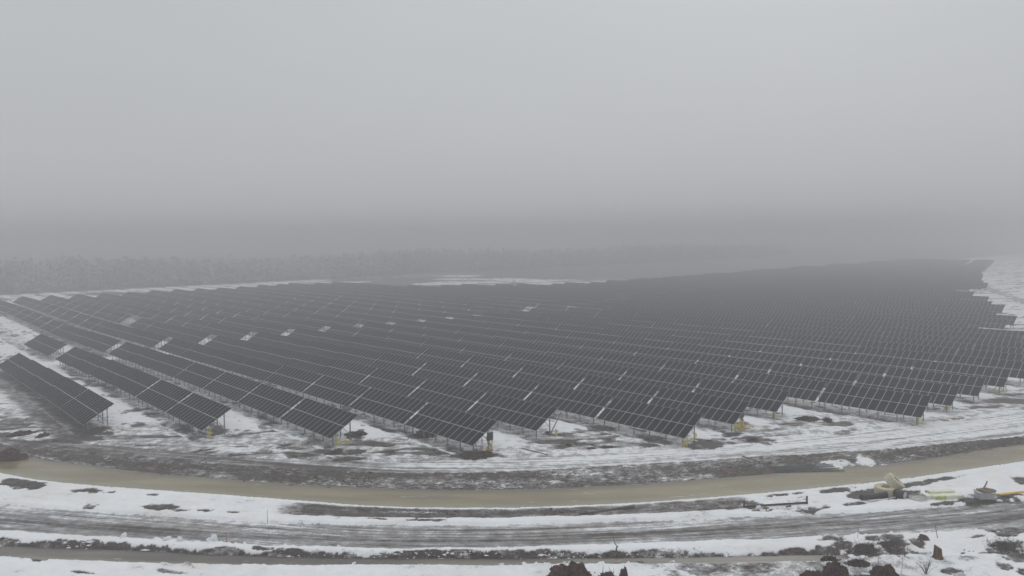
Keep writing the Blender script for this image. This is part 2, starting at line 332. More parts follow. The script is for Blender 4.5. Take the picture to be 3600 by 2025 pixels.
M['twig'] = mat('twig', (.04, .028, .022), (.09, .065, .05), rough=.9, scale=5)
M['leaf'] = mat('dry_leaf', (.075, .075, .02), (.17, .15, .05), rough=.8, scale=5)
M['snowlump'] = mat('snow_block', (.70, .72, .74), (.80, .82, .84), rough=.7, scale=3, bump=.3)
M['tree'] = mat('forest_foliage', (.42, .42, .42), (.50, .50, .50), rough=.95, scale=.2)
M['trunk'] = mat('forest_trunk', (.24, .238, .235), (.30, .30, .30), rough=.95, scale=1)

def vary_glass():
    m = M['glass']; t = m.node_tree; n = t.nodes; l = t.links
    nz_ = [k for k in n if k.type == 'TEX_NOISE'][0]; rp = [k for k in n if k.type == 'VALTORGB'][0]
    g = n.new('ShaderNodeNewGeometry'); l.new(g.outputs['Position'], nz_.inputs['Vector']); nz_.inputs['Scale'].default_value = .45
    oi = n.new('ShaderNodeObjectInfo'); a = n.new('ShaderNodeMath'); a.operation = 'MULTIPLY_ADD'
    l.new(oi.outputs['Random'], a.inputs[0]); a.inputs[1].default_value = .35; l.new(nz_.outputs['Fac'], a.inputs[2])
    b_ = n.new('ShaderNodeMath'); b_.operation = 'SUBTRACT'; l.new(a.outputs[0], b_.inputs[0]); b_.inputs[1].default_value = .17; l.new(b_.outputs[0], rp.inputs[0])
vary_glass()
def ground_mat():
    m = bpy.data.materials.new('snow_and_mud'); m.use_nodes = True; t = m.node_tree; n = t.nodes; l = t.links
    b = n['Principled BSDF']
    def attr(nm):
        a = n.new('ShaderNodeAttribute'); a.attribute_name = nm; return a
    def math_(op, a, c, clamp=False):
        k = n.new('ShaderNodeMath'); k.operation = op; k.use_clamp = clamp
        for i, s in enumerate((a, c)):
            if isinstance(s, (int, float)): k.inputs[i].default_value = s
            else: l.new(s, k.inputs[i])
        return k.outputs[0]
    def nz(vec, sc_, det=6, rough=.6, mapping=None):
        k = n.new('ShaderNodeTexNoise'); k.inputs['Scale'].default_value = sc_; k.inputs['Detail'].default_value = det
        k.inputs['Roughness'].default_value = rough
        if mapping:
            mp = n.new('ShaderNodeMapping'); mp.inputs['Scale'].default_value = mapping; l.new(vec, mp.inputs[0]); vec = mp.outputs[0]
        l.new(vec, k.inputs['Vector']); return k.outputs['Fac']
    geo = n.new('ShaderNodeNewGeometry').outputs['Position']
    flow = attr('flow').outputs['Vector']; cov = attr('cover').outputs['Fac']; st = attr('streak').outputs['Fac']; vg = attr('veg').outputs['Fac']
    s1 = nz(flow, 1., 7, .60, (.055, 1.9, 1)); s2 = nz(flow, 1., 6, .65, (.35, 5.5, 1)); s3 = nz(flow, 1., 5, .7, (1.1, 4.5, 1))
    p1 = nz(geo, .9, 8, .62); p2 = nz(geo, 6., 5, .65)
    a = math_('ADD', math_('MULTIPLY', math_('SUBTRACT', s1, .5), .95), math_('MULTIPLY', math_('SUBTRACT', s2, .5), .42))
    a = math_('MULTIPLY', a, st)
    iso = math_('ADD', math_('MULTIPLY', math_('SUBTRACT', p1, .5), 1.05), math_('MULTIPLY', math_('SUBTRACT', p2, .5), .60))
    iso = math_('MULTIPLY', iso, math_('SUBTRACT', 1.15, math_('MULTIPLY', st, .55)))
    iso = math_('ADD', iso, math_('MULTIPLY', math_('MULTIPLY', math_('SUBTRACT', s3, .5), 1.5), vg))
    # clean snow (cover near 1) stays clean
    cl = n.new('ShaderNodeMapRange'); cl.inputs['From Min'].default_value = .80; cl.inputs['From Max'].default_value = .97
    cl.inputs['To Min'].default_value = 1.0; cl.inputs['To Max'].default_value = .5; l.new(cov, cl.inputs[0])
    val = math_('ADD', cov, math_('MULTIPLY', math_('ADD', a, iso), cl.outputs[0]), True)
    r = n.new('ShaderNodeValToRGB'); e = r.color_ramp
    R = [(0, (.016, .011, .008)), (.20, (.040, .029, .023)), (.34, (.098, .084, .076)), (.46, (.215, .207, .203)), (.60, (.36, .357, .356)),
         (.67, (.57, .575, .58)), (.745, (.79, .80, .81)), (1, (.86, .868, .875))]
    while len(e.elements) < len(R): e.elements.new(.5)
    for q, (p, c) in zip(e.elements, R): q.position = p; q.color = (*c, 1)
    l.new(val, r.inputs[0])
    # reddish and olive plants and peat in the dark parts
    vr = n.new('ShaderNodeValToRGB'); ve = vr.color_ramp
    V = [(0, (.10, .07, .02)), (.42, (.055, .048, .03)), (.55, (.05, .035, .028)), (.66, (.105, .040, .022)), (1, (.09, .065, .015))]
    while len(ve.elements) < len(V): ve.elements.new(.5)
    for q, (p, c) in zip(ve.elements, V): q.position = p; q.color = (*c, 1)
    l.new(nz(geo, .45, 4, .6), vr.inputs[0])
    dk = n.new('ShaderNodeMapRange'); dk.inputs['From Min'].default_value = .34; dk.inputs['From Max'].default_value = .2; l.new(val, dk.inputs[0])
    mixf = math_('MULTIPLY', dk.outputs[0], math_('ADD', math_('MULTIPLY', vg, .75), .2))
    mx_ = n.new('ShaderNodeMix'); mx_.data_type = 'RGBA'; l.new(mixf, mx_.inputs['Factor']); l.new(r.outputs[0], mx_.inputs['A']); l.new(vr.outputs[0], mx_.inputs['B'])
    # faint brown tint of trodden snow
    tn = n.new('ShaderNodeMapRange'); tn.inputs['From Min'].default_value = .45; tn.inputs['From Max'].default_value = .75; l.new(nz(geo, .13, 4, .6), tn.inputs[0])
    mt = n.new('ShaderNodeMix'); mt.data_type = 'RGBA'; mt.blend_type = 'MULTIPLY'; l.new(math_('MULTIPLY', tn.outputs[0], .6), mt.inputs['Factor'])
    l.new(mx_.outputs['Result'], mt.inputs['A']); mt.inputs['B'].default_value = (.88, .81, .74, 1)
    l.new(mt.outputs['Result'], b.inputs['Base Color'])
    rr = n.new('ShaderNodeMapRange'); rr.inputs['From Min'].default_value = .35; rr.inputs['From Max'].default_value = .75
    rr.inputs['To Min'].default_value = .55; rr.inputs['To Max'].default_value = .75; l.new(val, rr.inputs[0]); l.new(rr.outputs[0], b.inputs['Roughness'])
    b.inputs['Specular IOR Level'].default_value = .2
    bp = n.new('ShaderNodeBump'); bp.inputs['Strength'].default_value = .55; bp.inputs['Distance'].default_value = .12
    l.new(math_('ADD', val, math_('MULTIPLY', p2, .5)), bp.inputs['Height']); l.new(bp.outputs[0], b.inputs['Normal'])
    return m
M['ground'] = ground_mat()

def ice_mat(name, c1, c2, c3):
    m = bpy.data.materials.new(name); m.use_nodes = True; t = m.node_tree; n = t.nodes; l = t.links; b = n['Principled BSDF']
    g = n.new('ShaderNodeNewGeometry')
    mp = n.new('ShaderNodeMapping'); mp.inputs['Scale'].default_value = (.10, .45, 1); l.new(g.outputs['Position'], mp.inputs[0])
    k = n.new('ShaderNodeTexNoise'); k.inputs['Scale'].default_value = 1; k.inputs['Detail'].default_value = 6; l.new(mp.outputs[0], k.inputs['Vector'])
    r = n.new('ShaderNodeValToRGB'); e = r.color_ramp; e.elements.new(.5)
    for q, (p, c) in zip(e.elements, [(.3, c1), (.52, c2), (.72, c3)]): q.position = p; q.color = (*c, 1)
    l.new(k.outputs['Fac'], r.inputs[0])
    mp2 = n.new('ShaderNodeMapping'); mp2.inputs['Scale'].default_value = (.5, 2.2, 1); mp2.inputs['Rotation'].default_value = (0, 0, .25); l.new(g.outputs['Position'], mp2.inputs[0])
    k2 = n.new('ShaderNodeTexNoise'); k2.inputs['Scale'].default_value = 1; k2.inputs['Detail'].default_value = 5; l.new(mp2.outputs[0], k2.inputs['Vector'])
    mr = n.new('ShaderNodeMapRange'); mr.inputs['From Min'].default_value = .66; mr.inputs['From Max'].default_value = .74; l.new(k2.outputs['Fac'], mr.inputs[0])
    mx_ = n.new('ShaderNodeMix'); mx_.data_type = 'RGBA'; l.new(mr.outputs[0], mx_.inputs['Factor']); l.new(r.outputs[0], mx_.inputs['A']); mx_.inputs['B'].default_value = (.40, .37, .29, 1)
    l.new(mx_.outputs['Result'], b.inputs['Base Color'])
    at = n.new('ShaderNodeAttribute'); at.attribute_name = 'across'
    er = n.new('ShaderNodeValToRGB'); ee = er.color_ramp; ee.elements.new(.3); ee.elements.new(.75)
    for q, (p, c) in zip(ee.elements, [(.12, (1.12, 1.22, 1.42, 1)), (.32, (1, 1, 1, 1)), (.75, (.95, .93, .92, 1)), (.93, (.60, .58, .60, 1))]): q.position = p; q.color = [min(k, 1.) for k in c]  # darker towards the far bank: the bank's reflection painted into the ice colour
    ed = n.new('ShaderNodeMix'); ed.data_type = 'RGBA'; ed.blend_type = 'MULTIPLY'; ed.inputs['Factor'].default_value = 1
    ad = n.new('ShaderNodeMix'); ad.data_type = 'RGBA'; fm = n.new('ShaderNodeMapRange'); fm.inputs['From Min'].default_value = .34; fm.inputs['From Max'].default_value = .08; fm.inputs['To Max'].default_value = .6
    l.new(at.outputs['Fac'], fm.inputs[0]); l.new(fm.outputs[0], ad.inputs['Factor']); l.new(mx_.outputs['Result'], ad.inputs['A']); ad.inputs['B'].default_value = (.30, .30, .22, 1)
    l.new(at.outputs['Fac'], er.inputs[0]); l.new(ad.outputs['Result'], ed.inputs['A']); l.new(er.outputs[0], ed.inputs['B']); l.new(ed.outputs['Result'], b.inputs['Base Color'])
    b.inputs['Roughness'].default_value = .18; b.inputs['Specular IOR Level'].default_value = .4
    bp = n.new('ShaderNodeBump'); bp.inputs['Strength'].default_value = .05; l.new(k2.outputs['Fac'], bp.inputs['Height']); l.new(bp.outputs[0], b.inputs['Normal'])
    return m
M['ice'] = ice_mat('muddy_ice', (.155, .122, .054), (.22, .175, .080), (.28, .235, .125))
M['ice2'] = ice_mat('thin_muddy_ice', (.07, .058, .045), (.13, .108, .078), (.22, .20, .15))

# ------------------------------------------------------------------ ground sheet
ks = np.concatenate([[-1.5, -1.4, -1.3, -1.2, -1.1, -1.0], np.arange(-.86, .8601, .00185), [1.0, 1.1, 1.2, 1.3, 1.4, 1.5]])
yl = [-300, -100, -20, 15, 32, 40, 44]
yy = 46.0
while yy < 96: yl.append(yy); yy += .115 + max(0, yy - 56) * .0036
while yy < 1600: yl.append(yy); yy += .26 + (yy - 96) * .0105
yl = np.array(yl)
KX, YY = np.meshgrid(ks, yl)
wk = np.clip((np.abs(KX) - 1) / .5, 0, 1)
XX = KX * np.maximum(YY, 44.) * (1 - wk) + np.sign(KX) * 1800 * wk
xf = XX.ravel(); yf = YY.ravel()
zf, cf, stf, vgf, bandf, fl = ground(xf, yf)
nx = len(ks); ny = len(yl)
ii = np.arange((ny - 1) * (nx - 1)); iy, ix = ii // (nx - 1), ii % (nx - 1)
quads = np.stack([iy * nx + ix, iy * nx + ix + 1, (iy + 1) * nx + ix + 1, (iy + 1) * nx + ix], 1)
fb_ = bandf[quads].max(1)
co = np.stack([xf, yf, zf], 1)
def sheet(name, sel):
    q = quads[sel]; used, inv = np.unique(q, return_inverse=True); inv = inv.reshape(q.shape)
    me = bpy.data.meshes.new(name); me.vertices.add(len(used)); me.vertices.foreach_set('co', co[used].astype(np.float32).ravel())
    me.loops.add(inv.size); me.loops.foreach_set('vertex_index', inv.ravel().astype(np.int32))
    me.polygons.add(len(q)); me.polygons.foreach_set('loop_start', (np.arange(len(q)) * 4).astype(np.int32))
    me.polygons.foreach_set('loop_total', np.full(len(q), 4, np.int32))
    me.update(calc_edges=True)
    me.polygons.foreach_set('use_smooth', np.ones(len(q), bool))
    for nm, arr in (('cover', cf), ('streak', stf), ('veg', vgf)):
        a = me.attributes.new(nm, 'FLOAT', 'POINT'); a.data.foreach_set('value', arr[used].astype(np.float32))
    a = me.attributes.new('flow', 'FLOAT_VECTOR', 'POINT')
    a.data.foreach_set('vector', np.stack([xf[used], fl[used], used * 0], 1).astype(np.float32).ravel())
    me.materials.append(M['ground'])
    o = bpy.data.objects.new(name, me); col.objects.link(o); return o
tag(sheet('ground', fb_ == 0), 'snowy field with bare mud patches around the solar tables', kind='structure')
tag(sheet('road', fb_ == 1), 'wide slushy grey road with wheel streaks between two snow banks', kind='structure')
tag(sheet('dirt_track', fb_ == 2), 'icy pale track between the ditch bank and the solar tables', kind='structure')

def water_strip(name, ka, kb, x0, x1, z, m, pa=.6, pb=.6):
    xs = np.arange(x0, x1, .8); mb = MB(); vs = []
    for x in xs:
        a = float(cv(ka, x)) - pa; b = float(cv(kb, x)) + pb
        for t in range(5): vs.append((x, a + (b - a) * t / 4, z))
    fs = [(i * 5 + j, (i + 1) * 5 + j, (i + 1) * 5 + j + 1, i * 5 + j + 1) for i in range(len(xs) - 1) for j in range(4)]
    mb.add(vs, fs); o = mb.build(name, m)
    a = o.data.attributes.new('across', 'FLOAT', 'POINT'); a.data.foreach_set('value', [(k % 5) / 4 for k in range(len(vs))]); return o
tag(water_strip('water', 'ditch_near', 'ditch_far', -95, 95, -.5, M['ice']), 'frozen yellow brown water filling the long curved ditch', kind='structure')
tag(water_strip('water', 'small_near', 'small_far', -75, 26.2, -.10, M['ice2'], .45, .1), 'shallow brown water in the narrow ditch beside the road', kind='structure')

# loose clods, dead grass and snow crumbs too many to count
def litter(name, n, m, pick, smin, smax, flat, label, cat, seed):
    rd = np.random.default_rng(seed); V = []; F = []
    xs = rd.uniform(-68, 68, n * 6); t = rd.uniform(0, 1, n * 6); ya, yb = pick(xs); ysr = ya + (yb - ya) * t
    z, c, *_ = ground(xs, ysr); cl = fbm(xs * .25, ysr * .6, seed + 200, 3)
    ok = (c < .55) & (cl > rd.uniform(-.12, .12, n * 6)) if flat else (cl > rd.uniform(-.05, .15, n * 6))
    ix_ = np.nonzero(ok)[0][:n]
    for i in ix_:
        s_ = smin + (smax - smin) * rd.random() ** 2.5; a = rd.uniform(0, 6.28); ca, sa = math.cos(a) * s_, math.sin(a) * s_
        b = len(V); el = rd.uniform(1., 3.0); zz = z[i]
        V += [(xs[i] + ca * el, ysr[i] + sa * .6, zz - .02), (xs[i] - ca * el, ysr[i] - sa * .6, zz - .02), (xs[i] - sa * .7, ysr[i] + ca * .7, zz - .02),
              (xs[i] + sa * .7, ysr[i] - ca * .7, zz - .02), (xs[i] + rd.uniform(-.4, .4) * s_, ysr[i], zz + s_ * rd.uniform(.25, .6))]
        F += [(b, b + 2, b + 4), (b + 2, b + 1, b + 4), (b + 1, b + 3, b + 4), (b + 3, b, b + 4)]
    me = bpy.data.meshes.new(name); me.from_pydata(V, [], F); me.materials.append(m)
    o = bpy.data.objects.new(name, me); col.objects.link(o); tag(o, label, cat, kind='stuff')
bank = lambda x: (cv('ditch_far', x) + .1, cv('track_near', x) + .3)
verge = lambda x: (cv('road_far', x) + 1.2, cv('ditch_near', x) - 1)
litter('clods', 4200, M['peat'], bank, .04, .13, True, 'dark soil clods strewn along the far bank of the ditch', 'clods', 1)
litter('dead_grass', 2600, M['olive'], bank, .04, .14, True, 'olive and rusty dead plants low on the far bank of the ditch', 'dead grass', 2)
litter('clods', 1500, M['peat'], verge, .04, .14, True, 'small soil clods on the bare verge between ditch and road', 'clods', 3)
litter('clods', 1800, M['peat'], lambda x: (cv('small_far', x) + .1, cv('road_near', x) - .3), .04, .16, True, 'dark clods along the lip of the narrow ditch', 'clods', 4)
litter('snow_crumbs', 1300, M['snowlump'], lambda x: (cv('small_near', x) - .6, cv('small_far', x) + .9), .05, .22, False, 'white snow crumbs fallen into the narrow ditch', 'snow crumbs', 5)
litter('clods', 1800, M['peat'], lambda x: (cv('track_far', x) + .2, cv('track_far', x) + 13 + abs(x) * .1), .05, .22, True, 'soil clods on the trodden ground before the row ends', 'clods', 6)
litter('clods', 900, M['twig'], lambda x: (46 + 0 * x, cv('small_near', x) - .4), .03, .12, True, 'small brown litter on the foreground snow', 'litter', 7)

# ------------------------------------------------------------------ solar tables
PZ = lambda y: LOWZ + y / CT * ST           # panel plane height at horizontal offset y
def module_mb(mb, x0, s0, x1, s1, fw=.032):
    """one framed module on the tilted plane; s = distance up the slope"""
    def P(x, s, d): return (x, s * CT + d * ST, LOWZ + s * ST - d * CT)       # d = depth below the plane
    o = [(x0, s0), (x1, s0), (x1, s1), (x0, s1)]; i_ = [(x0 + fw, s0 + fw), (x1 - fw, s0 + fw), (x1 - fw, s1 - fw), (x0 + fw, s1 - fw)]
    vs = [P(*p, .035) for p in o] + [P(*p, 0) for p in o] + [P(*p, 0) for p in i_] + [P(*p, .005) for p in i_]
    mb.add(vs, [(0, 3, 2, 1)] + [(k, (k + 1) % 4, 4 + (k + 1) % 4, 4 + k) for k in range(4)] +
           [(4 + k, 4 + (k + 1) % 4, 8 + (k + 1) % 4, 8 + k) for k in range(4)] + [(8 + k, 8 + (k + 1) % 4, 12 + (k + 1) % 4, 12 + k) for k in range(4)], 1)
    mb.add([P(*p, .005) for p in i_], [(0, 1, 2, 3)], 0)
HL = SL / 2
def cells():
    for r in range(2):
        for k in range(12):
            yield r, k, -6 * MW + k * MW + .010, r * HL + (.0 if r == 0 else .016), -6 * MW + (k + 1) * MW - .010, (r + 1) * HL - (.016 if r == 0 else 0)
FRX = [-6.1 + 2.44 * i for i in range(6)]
YF, YR = .75, 3.15
mods = MB()
for c in cells(): module_mb(mods, *c[2:])
ME_PANEL = mods.mesh('panel_surface', [M['glass'], M['alu']])
mb = MB(); module_mb(mb, -MW / 2 + .010, .0, MW / 2 - .010, HL - .016); ME_MOD = mb.mesh('solar_module', [M['glass'], M['alu']])
def post_mb(mb, x, y): mb.box((x - .05, y - .06, -.5), (x + .05, y + .06, PZ(y) - .18))
def raft_mb(mb, x): mb.bar((x, .15, PZ(.15) - .15), (x, SL * CT - .15, PZ(SL * CT - .15) - .15), .07, .10)
def brace_mb(mb, x):
    mb.bar((x + .06, YR, .9), (x + .06, 1.95, PZ(1.95) - .18), .05)
    mb.bar((x - .06, YR, 1.1), (x - .06, YF + .15, PZ(YF + .15) - .2), .04)
def purl_mb(mb, s):
    y = s * CT + .08 * ST; z = LOWZ + s * ST - .08 * CT
    mb.bar((-6 * MW - .06, y, z), (6 * MW + .06, y, z), .06, .07)
PS = (.45, 1.75, 2.75, 4.05)
b1 = MB(); post_mb(b1, 0, YF); ME_PF = b1.mesh('post', M['steel'])
b1 = MB(); post_mb(b1, 0, YR); ME_PR = b1.mesh('post', M['steel'])
b1 = MB(); raft_mb(b1, 0); ME_RA = b1.mesh('rafter', M['steel'])
b1 = MB(); brace_mb(b1, 0); ME_BR = b1.mesh('brace', M['steel'])
ME_PU = []
for s in PS: b1 = MB(); purl_mb(b1, s); ME_PU.append(b1.mesh('purlin', M['steel']))
b1 = MB()
for x in FRX: post_mb(b1, x, YF); post_mb(b1, x, YR); raft_mb(b1, x); brace_mb(b1, x)
for s in PS: purl_mb(b1, s)
ME_SF = b1.mesh('support_frame', M['steel'])
b1 = MB()
for x in FRX[::1]: post_mb(b1, x, YF); post_mb(b1, x, YR)
far_frame = (np.array(b1.v), b1.f)

ORD = ['first', 'second', 'third', 'fourth', 'fifth', 'sixth', 'seventh', 'eighth', 'ninth', 'tenth', 'eleventh', 'twelfth', 'thirteenth',
       'fourteenth', 'fifteenth', 'sixteenth', 'seventeenth', 'eighteenth', 'nineteenth', 'twentieth']
def ordn(i):
    if i < 20: return ORD[i]
    t = {2: 'twenty', 3: 'thirty', 4: 'forty', 5: 'fifty', 6: 'sixty', 7: 'seventy'}[(i + 1) // 10]
    return {2: 'twentieth', 3: 'thirtieth', 4: 'fortieth'}[(i + 1) // 10] if (i + 1) % 10 == 0 else t + '-' + ORD[(i + 1) % 10 - 1]

tables = []        # (row, index in block, block, u centre, missing)
for r in range(NR):
    e = ENDS[r]; n = max(1, int(round((175.5 + e) / TLEN)))
    for k in range(n): tables.append((r, k, 0, e - k * TLEN - 6 * MW))
    if r >= 1:
        s = e - n * TLEN - (7.0 if r == 1 else 3.9); fe = FARS.get(r, -250 if r > 23 else (-222 if r == 1 else -362))
        k = 0
        while s - TLEN > fe - 4: tables.append((r, k, 1, s - 6 * MW)); s -= TLEN; k += 1
info = []
for (r, k, b, u) in tables:
    v = V0 + r * PITCH; x, y = uv2xy(u, v + 2)
    ok = any(abs(px) / max(py, 1) < .70 for px, py in (uv2xy(u + 6.9, v + 2), uv2xy(u - 6.9, v + 2)) if py > 5)
    wide = any(abs(px) / max(py, 1) < .80 for px, py in (uv2xy(u + 6.9, v + 2), uv2xy(u - 6.9, v + 2)) if py > 5)
    if wide: info.append((math.hypot(x, y), ok, r, k, b, u, v))
info.sort()
vis = [t for t in info if t[1]]
lim = vis[299][0]
nfull = 84
lim_full = vis[nfull - 1][0]
zx = ground(np.array([uv2xy(t[5], t[6] + 2)[0] for t in info]), np.array([uv2xy(t[5], t[6] + 2)[1] for t in info]))[0]
# broad relief only, so that tables do not follow small bumps
def relief(x, y):
    D = math.hypot(x, y); S = lambda a, b: (lambda t: t * t * (3 - 2 * t))(min(max((D - a) / (b - a), 0), 1))
    return -.55 * S(125, 190) - .35 * math.exp(-((D - 232) / 28) ** 2) + .3 * S(255, 340)
rest = []
NOTE = {(0, 0, 0): None}
for (D, ok, r, k, b, u, v) in info:
    x, y = uv2xy(u, v); dz = DZR[r] if r < 10 else 0.
    dz += .10 * math.sin(u * .045 + r * 1.3) * (1 if D > 130 else .3) + random.uniform(-.02, .02)
    z = relief(x, y) + dz
    if not ok or D > lim:
        rest.append((x, y, z)); continue
    o = empty('solar_table', (x, y, z), -TH)
    if b == 0:
        lab = 'dark solar panel table, %s from the near end of the %s row from the left' % (ordn(k), ordn(r))
        if k == 0: lab = 'dark solar panel table at the near right end of the %s row from the left' % ordn(r)
    else:
        lab = 'hazy solar panel table, %s beyond the cross gap in the %s row from the left' % (ordn(k), ordn(r))
    tag(o, lab, 'solar table', 'solar panel tables in long parallel rows')
    o.rotation_euler.x = random.uniform(-.006, .006); o.rotation_euler.y = random.uniform(-.002, .002)
    miss = (b == 1 and r == 4 and k in (4, 5))
    if D <= lim_full:
        for rr, kk, x0, s0, x1, s1 in cells():
            c = bpy.data.objects.new('solar_module', ME_MOD); col.objects.link(c); c.parent = o
            c.location = ((x0 + x1) / 2, s0 * CT, s0 * ST + random.uniform(-.004, .004))
        for X in FRX:
            for nm, me in (('post', ME_PF), ('post', ME_PR), ('rafter', ME_RA), ('brace', ME_BR)):
                c = bpy.data.objects.new(nm, me); col.objects.link(c); c.parent = o; c.location = (X, 0, 0)
        for me in ME_PU:
            c = bpy.data.objects.new('purlin', me); col.objects.link(c); c.parent = o
    else:
        if miss:
            m2 = MB()
            for c in cells():
                if not (c[1] > 3): module_mb(m2, *c[2:])
            o['label'] = 'solar table with many panels missing, snow showing through, left of the cross gap'
            if k == 5:
                o['label'] = lab; c = bpy.data.objects.new('panel_surface', ME_PANEL)
            else: c = bpy.data.objects.new('panel_surface', m2.mesh('panel_surface', [M['glass'], M['alu']]))
        else: c = bpy.data.objects.new('panel_surface', ME_PANEL)
        col.objects.link(c); c.parent = o
        c = bpy.data.objects.new('support_frame', ME_SF); col.objects.link(c); c.parent = o
# the rest, as one mass
pv = np.array(mods.v); pf = mods.f; R = np.array([[CU, SU, 0], [-SU, CU, 0], [0, 0, 1]])
fv, ff = far_frame
V = []; F = []; MI = []; off = 0
for (x, y, z) in rest:
    for (vv, f_, mi) in ((pv, pf, mods.m), (fv, ff, None)):
        V.append(vv @ R.T + np.array([x, y, z])); F += [[a + off for a in q] for q in f_]; MI += (mi if mi else [2] * len(f_)); off += len(vv)
me = bpy.data.meshes.new('solar_tables'); me.from_pydata(np.concatenate(V).tolist(), [], F)
for m in (M['glass'], M['alu'], M['steel']): me.materials.append(m)
me.polygons.foreach_set('material_index', MI); me.update()
o = bpy.data.objects.new('solar_tables', me); col.objects.link(o)
tag(o, 'farthest solar panel tables fading into the fog', 'solar tables', kind='stuff')

# ------------------------------------------------------------------ forest beyond the field
def forest():
    vs = []; fs = []; mi = []
    def tri(a, b, c, m): i = len(vs); vs.extend([a, b, c]); fs.append((i, i + 1, i + 2)); mi.append(m)
    rnd = random.Random(5)
    for i in range(2600):
        v = rnd.uniform(-140, 900); dpt = rnd.uniform(0, 90); u = -448 - dpt + 5 * math.sin(v * .03)
        x, y = uv2xy(u, v)
        if y < 40 or abs(x) / y > .95: continue
        z0 = -.9; h = rnd.uniform(8, 16) + rnd.random() ** 2 * 3 + 2 * math.sin(v * .021) ; w = rnd.uniform(2.2, 4.0); con = rnd.random() < .6
        for q in range(3):
            a = 2.1 * q; a2 = a + 2.1; tri((x + .18 * math.cos(a), y + .18 * math.sin(a), z0), (x + .18 * math.cos(a2), y + .18 * math.sin(a2), z0), (x, y, z0 + h * .95), 1)
        for q in range(70):
            t = rnd.random() ** .8
            rad = w * (1 - t) * (.6 + .4 * rnd.random()) if con else w * math.sqrt(max(0, 1 - (2 * t - .9) ** 2)) * rnd.random()
            zz = z0 + h * (.12 + .86 * t) if con else z0 + h * (.35 + .62 * t)
            a = rnd.uniform(0, 6.28); cx, cy_ = x + rad * math.cos(a), y + rad * math.sin(a); s = rnd.uniform(.8, 1.7)
            p = [(cx + rnd.uniform(-s, s), cy_ + rnd.uniform(-s, s), zz + rnd.uniform(-s, s) * .7) for _ in range(3)]
            tri(p[0], p[1], p[2], 0)
    me = bpy.data.meshes.new('forest'); me.from_pydata(vs, [], fs); me.materials.append(M['tree']); me.materials.append(M['trunk'])
    me.polygons.foreach_set('material_index', mi); o = bpy.data.objects.new('forest', me); col.objects.link(o)
    tag(o, 'dark forest edge fading into fog beyond the field', 'forest', kind='stuff')
forest()

# ------------------------------------------------------------------ things lying about
def P3(x, y, dz=0.): return (x, y, zg(x, y) + dz)
def row_pt(r, du, dv, dz=0.):
    """a point near the near end of row r: du metres inside the row, dv metres behind the low edge"""
    x, y = uv2xy(ENDS[r] - du, V0 + r * PITCH + dv); return (x, y, zg(x, y) + dz)
def curve_pts(ctrl, n=24):
    out_ = []; c = [Vector(p) for p in ctrl]; c = [2 * c[0] - c[1]] + c + [2 * c[-1] - c[-2]]
    m = len(c) - 3
    for i in range(n + 1):
        t = i / n * m; k = min(int(t), m - 1); t -= k; p0, p1, p2, p3 = c[k:k + 4]
        out_.append(.5 * ((2 * p1) + (-p0 + p2) * t + (2 * p0 - 5 * p1 + 4 * p2 - p3) * t * t + (-p0 + 3 * p1 - 3 * p2 + p3) * t ** 3))
    return out_
def conduit(base, ctrls, label, group='yellow cable conduits at the row ends', mat_='yellow', r=.07, name='cable_conduit'):
    o = MB(); bx_, by_, bz_ = base
    for ct in ctrls: o.tube(curve_pts(ct), r, 8)
    t = o.build(name, M[mat_], loc=base); tag(t, label, 'conduit', group); return t
conduit(row_pt(1, .7, .95), [[(0, 0, -.3), (.03, 0, .6), (-.02, .05, 1.25)], [(.16, .05, -.3), (.14, .05, .5), (.2, .1, 1.35)], [(.32, .2, -.3), (.3, .2, .7), (.36, .3, 1.45)]],
        'bundle of upright yellow conduits under the end of the second row', r=.055)
conduit(row_pt(2, .45, 1.0), [[(0, 0, 1.25), (.05, -.02, .6), (.12, 0, .15), (.4, .1, .22), (.9, .3, .45), (1.3, .5, .42), (1.75, .6, .30)],
                              [(.1, .1, .1), (.5, .2, .3), (1.0, .35, .5), (1.5, .5, .36)]],
        'bright yellow conduit bent down and lying out past the end of the third row', r=.085)
conduit(row_pt(3, .35, 2.6), [[(0, 0, -.2), (.1, .1, .5), (-.1, 0, 1.5)], [(.2, 0, -.2), (.35, 0, .5), (.1, .1, 1.1), (-.2, .1, 1.7)], [(-.25, -.1, -.2), (-.1, -.1, .4), (.25, 0, .8), (.1, .1, 1.4)], [(.1, -.3, .05), (.5, -.3, .4), (.3, -.1, .9), (-.1, 0, 1.3)]],
        'tangled yellow conduits rising beside the dark cabinet of the fourth row', r=.07)
conduit(row_pt(4, -.35, 3.1), [[(0, 0, -.3), (.02, 0, .4), (0, .02, .95)], [(.13, .05, -.3), (.12, .05, .35), (.18, .05, .8)]],
        'short yellow conduit stub at the foot of the leaning rail', r=.08)
conduit(row_pt(5, .3, .9), [[(-.5, 0, -.1), (-.1, 0, .3), (.15, 0, .7), (.55, .05, .85), (.95, .1, 1.05), (1.15, .1, 1.4), (.95, .1, 1.65), (.7, .1, 1.6)], [(0, 0, -.3), (.02, 0, .5), (0, 0, 1.2)], [(-.7, .1, -.1), (-.4, 0, .35), (0, 0, .45)]],
        'yellow conduit curling up in a hook past the end of the sixth row', r=.075)
conduit(row_pt(6, .2, 1.6), [[(-.5, 0, -.1), (-.3, 0, .6), (.3, .1, .9), (.7, .1, .4), (.3, 0, .1)], [(-.7, .1, -.1), (-.2, .1, .4), (.4, .2, .5), (1.0, .3, .35), (1.6, .4, .5), (2.0, .5, .3)], [(-.2, .1, -.2), (0, .1, .9), (.4, .2, 1.2), (.6, .2, .7), (.5, .2, -.1)], [(-.6, -.1, 0), (-.5, 0, .9), (-.1, 0, .5), (.1, 0, 0)]],
        'loose loops of yellow conduit spilling from under the seventh row end', r=.07)
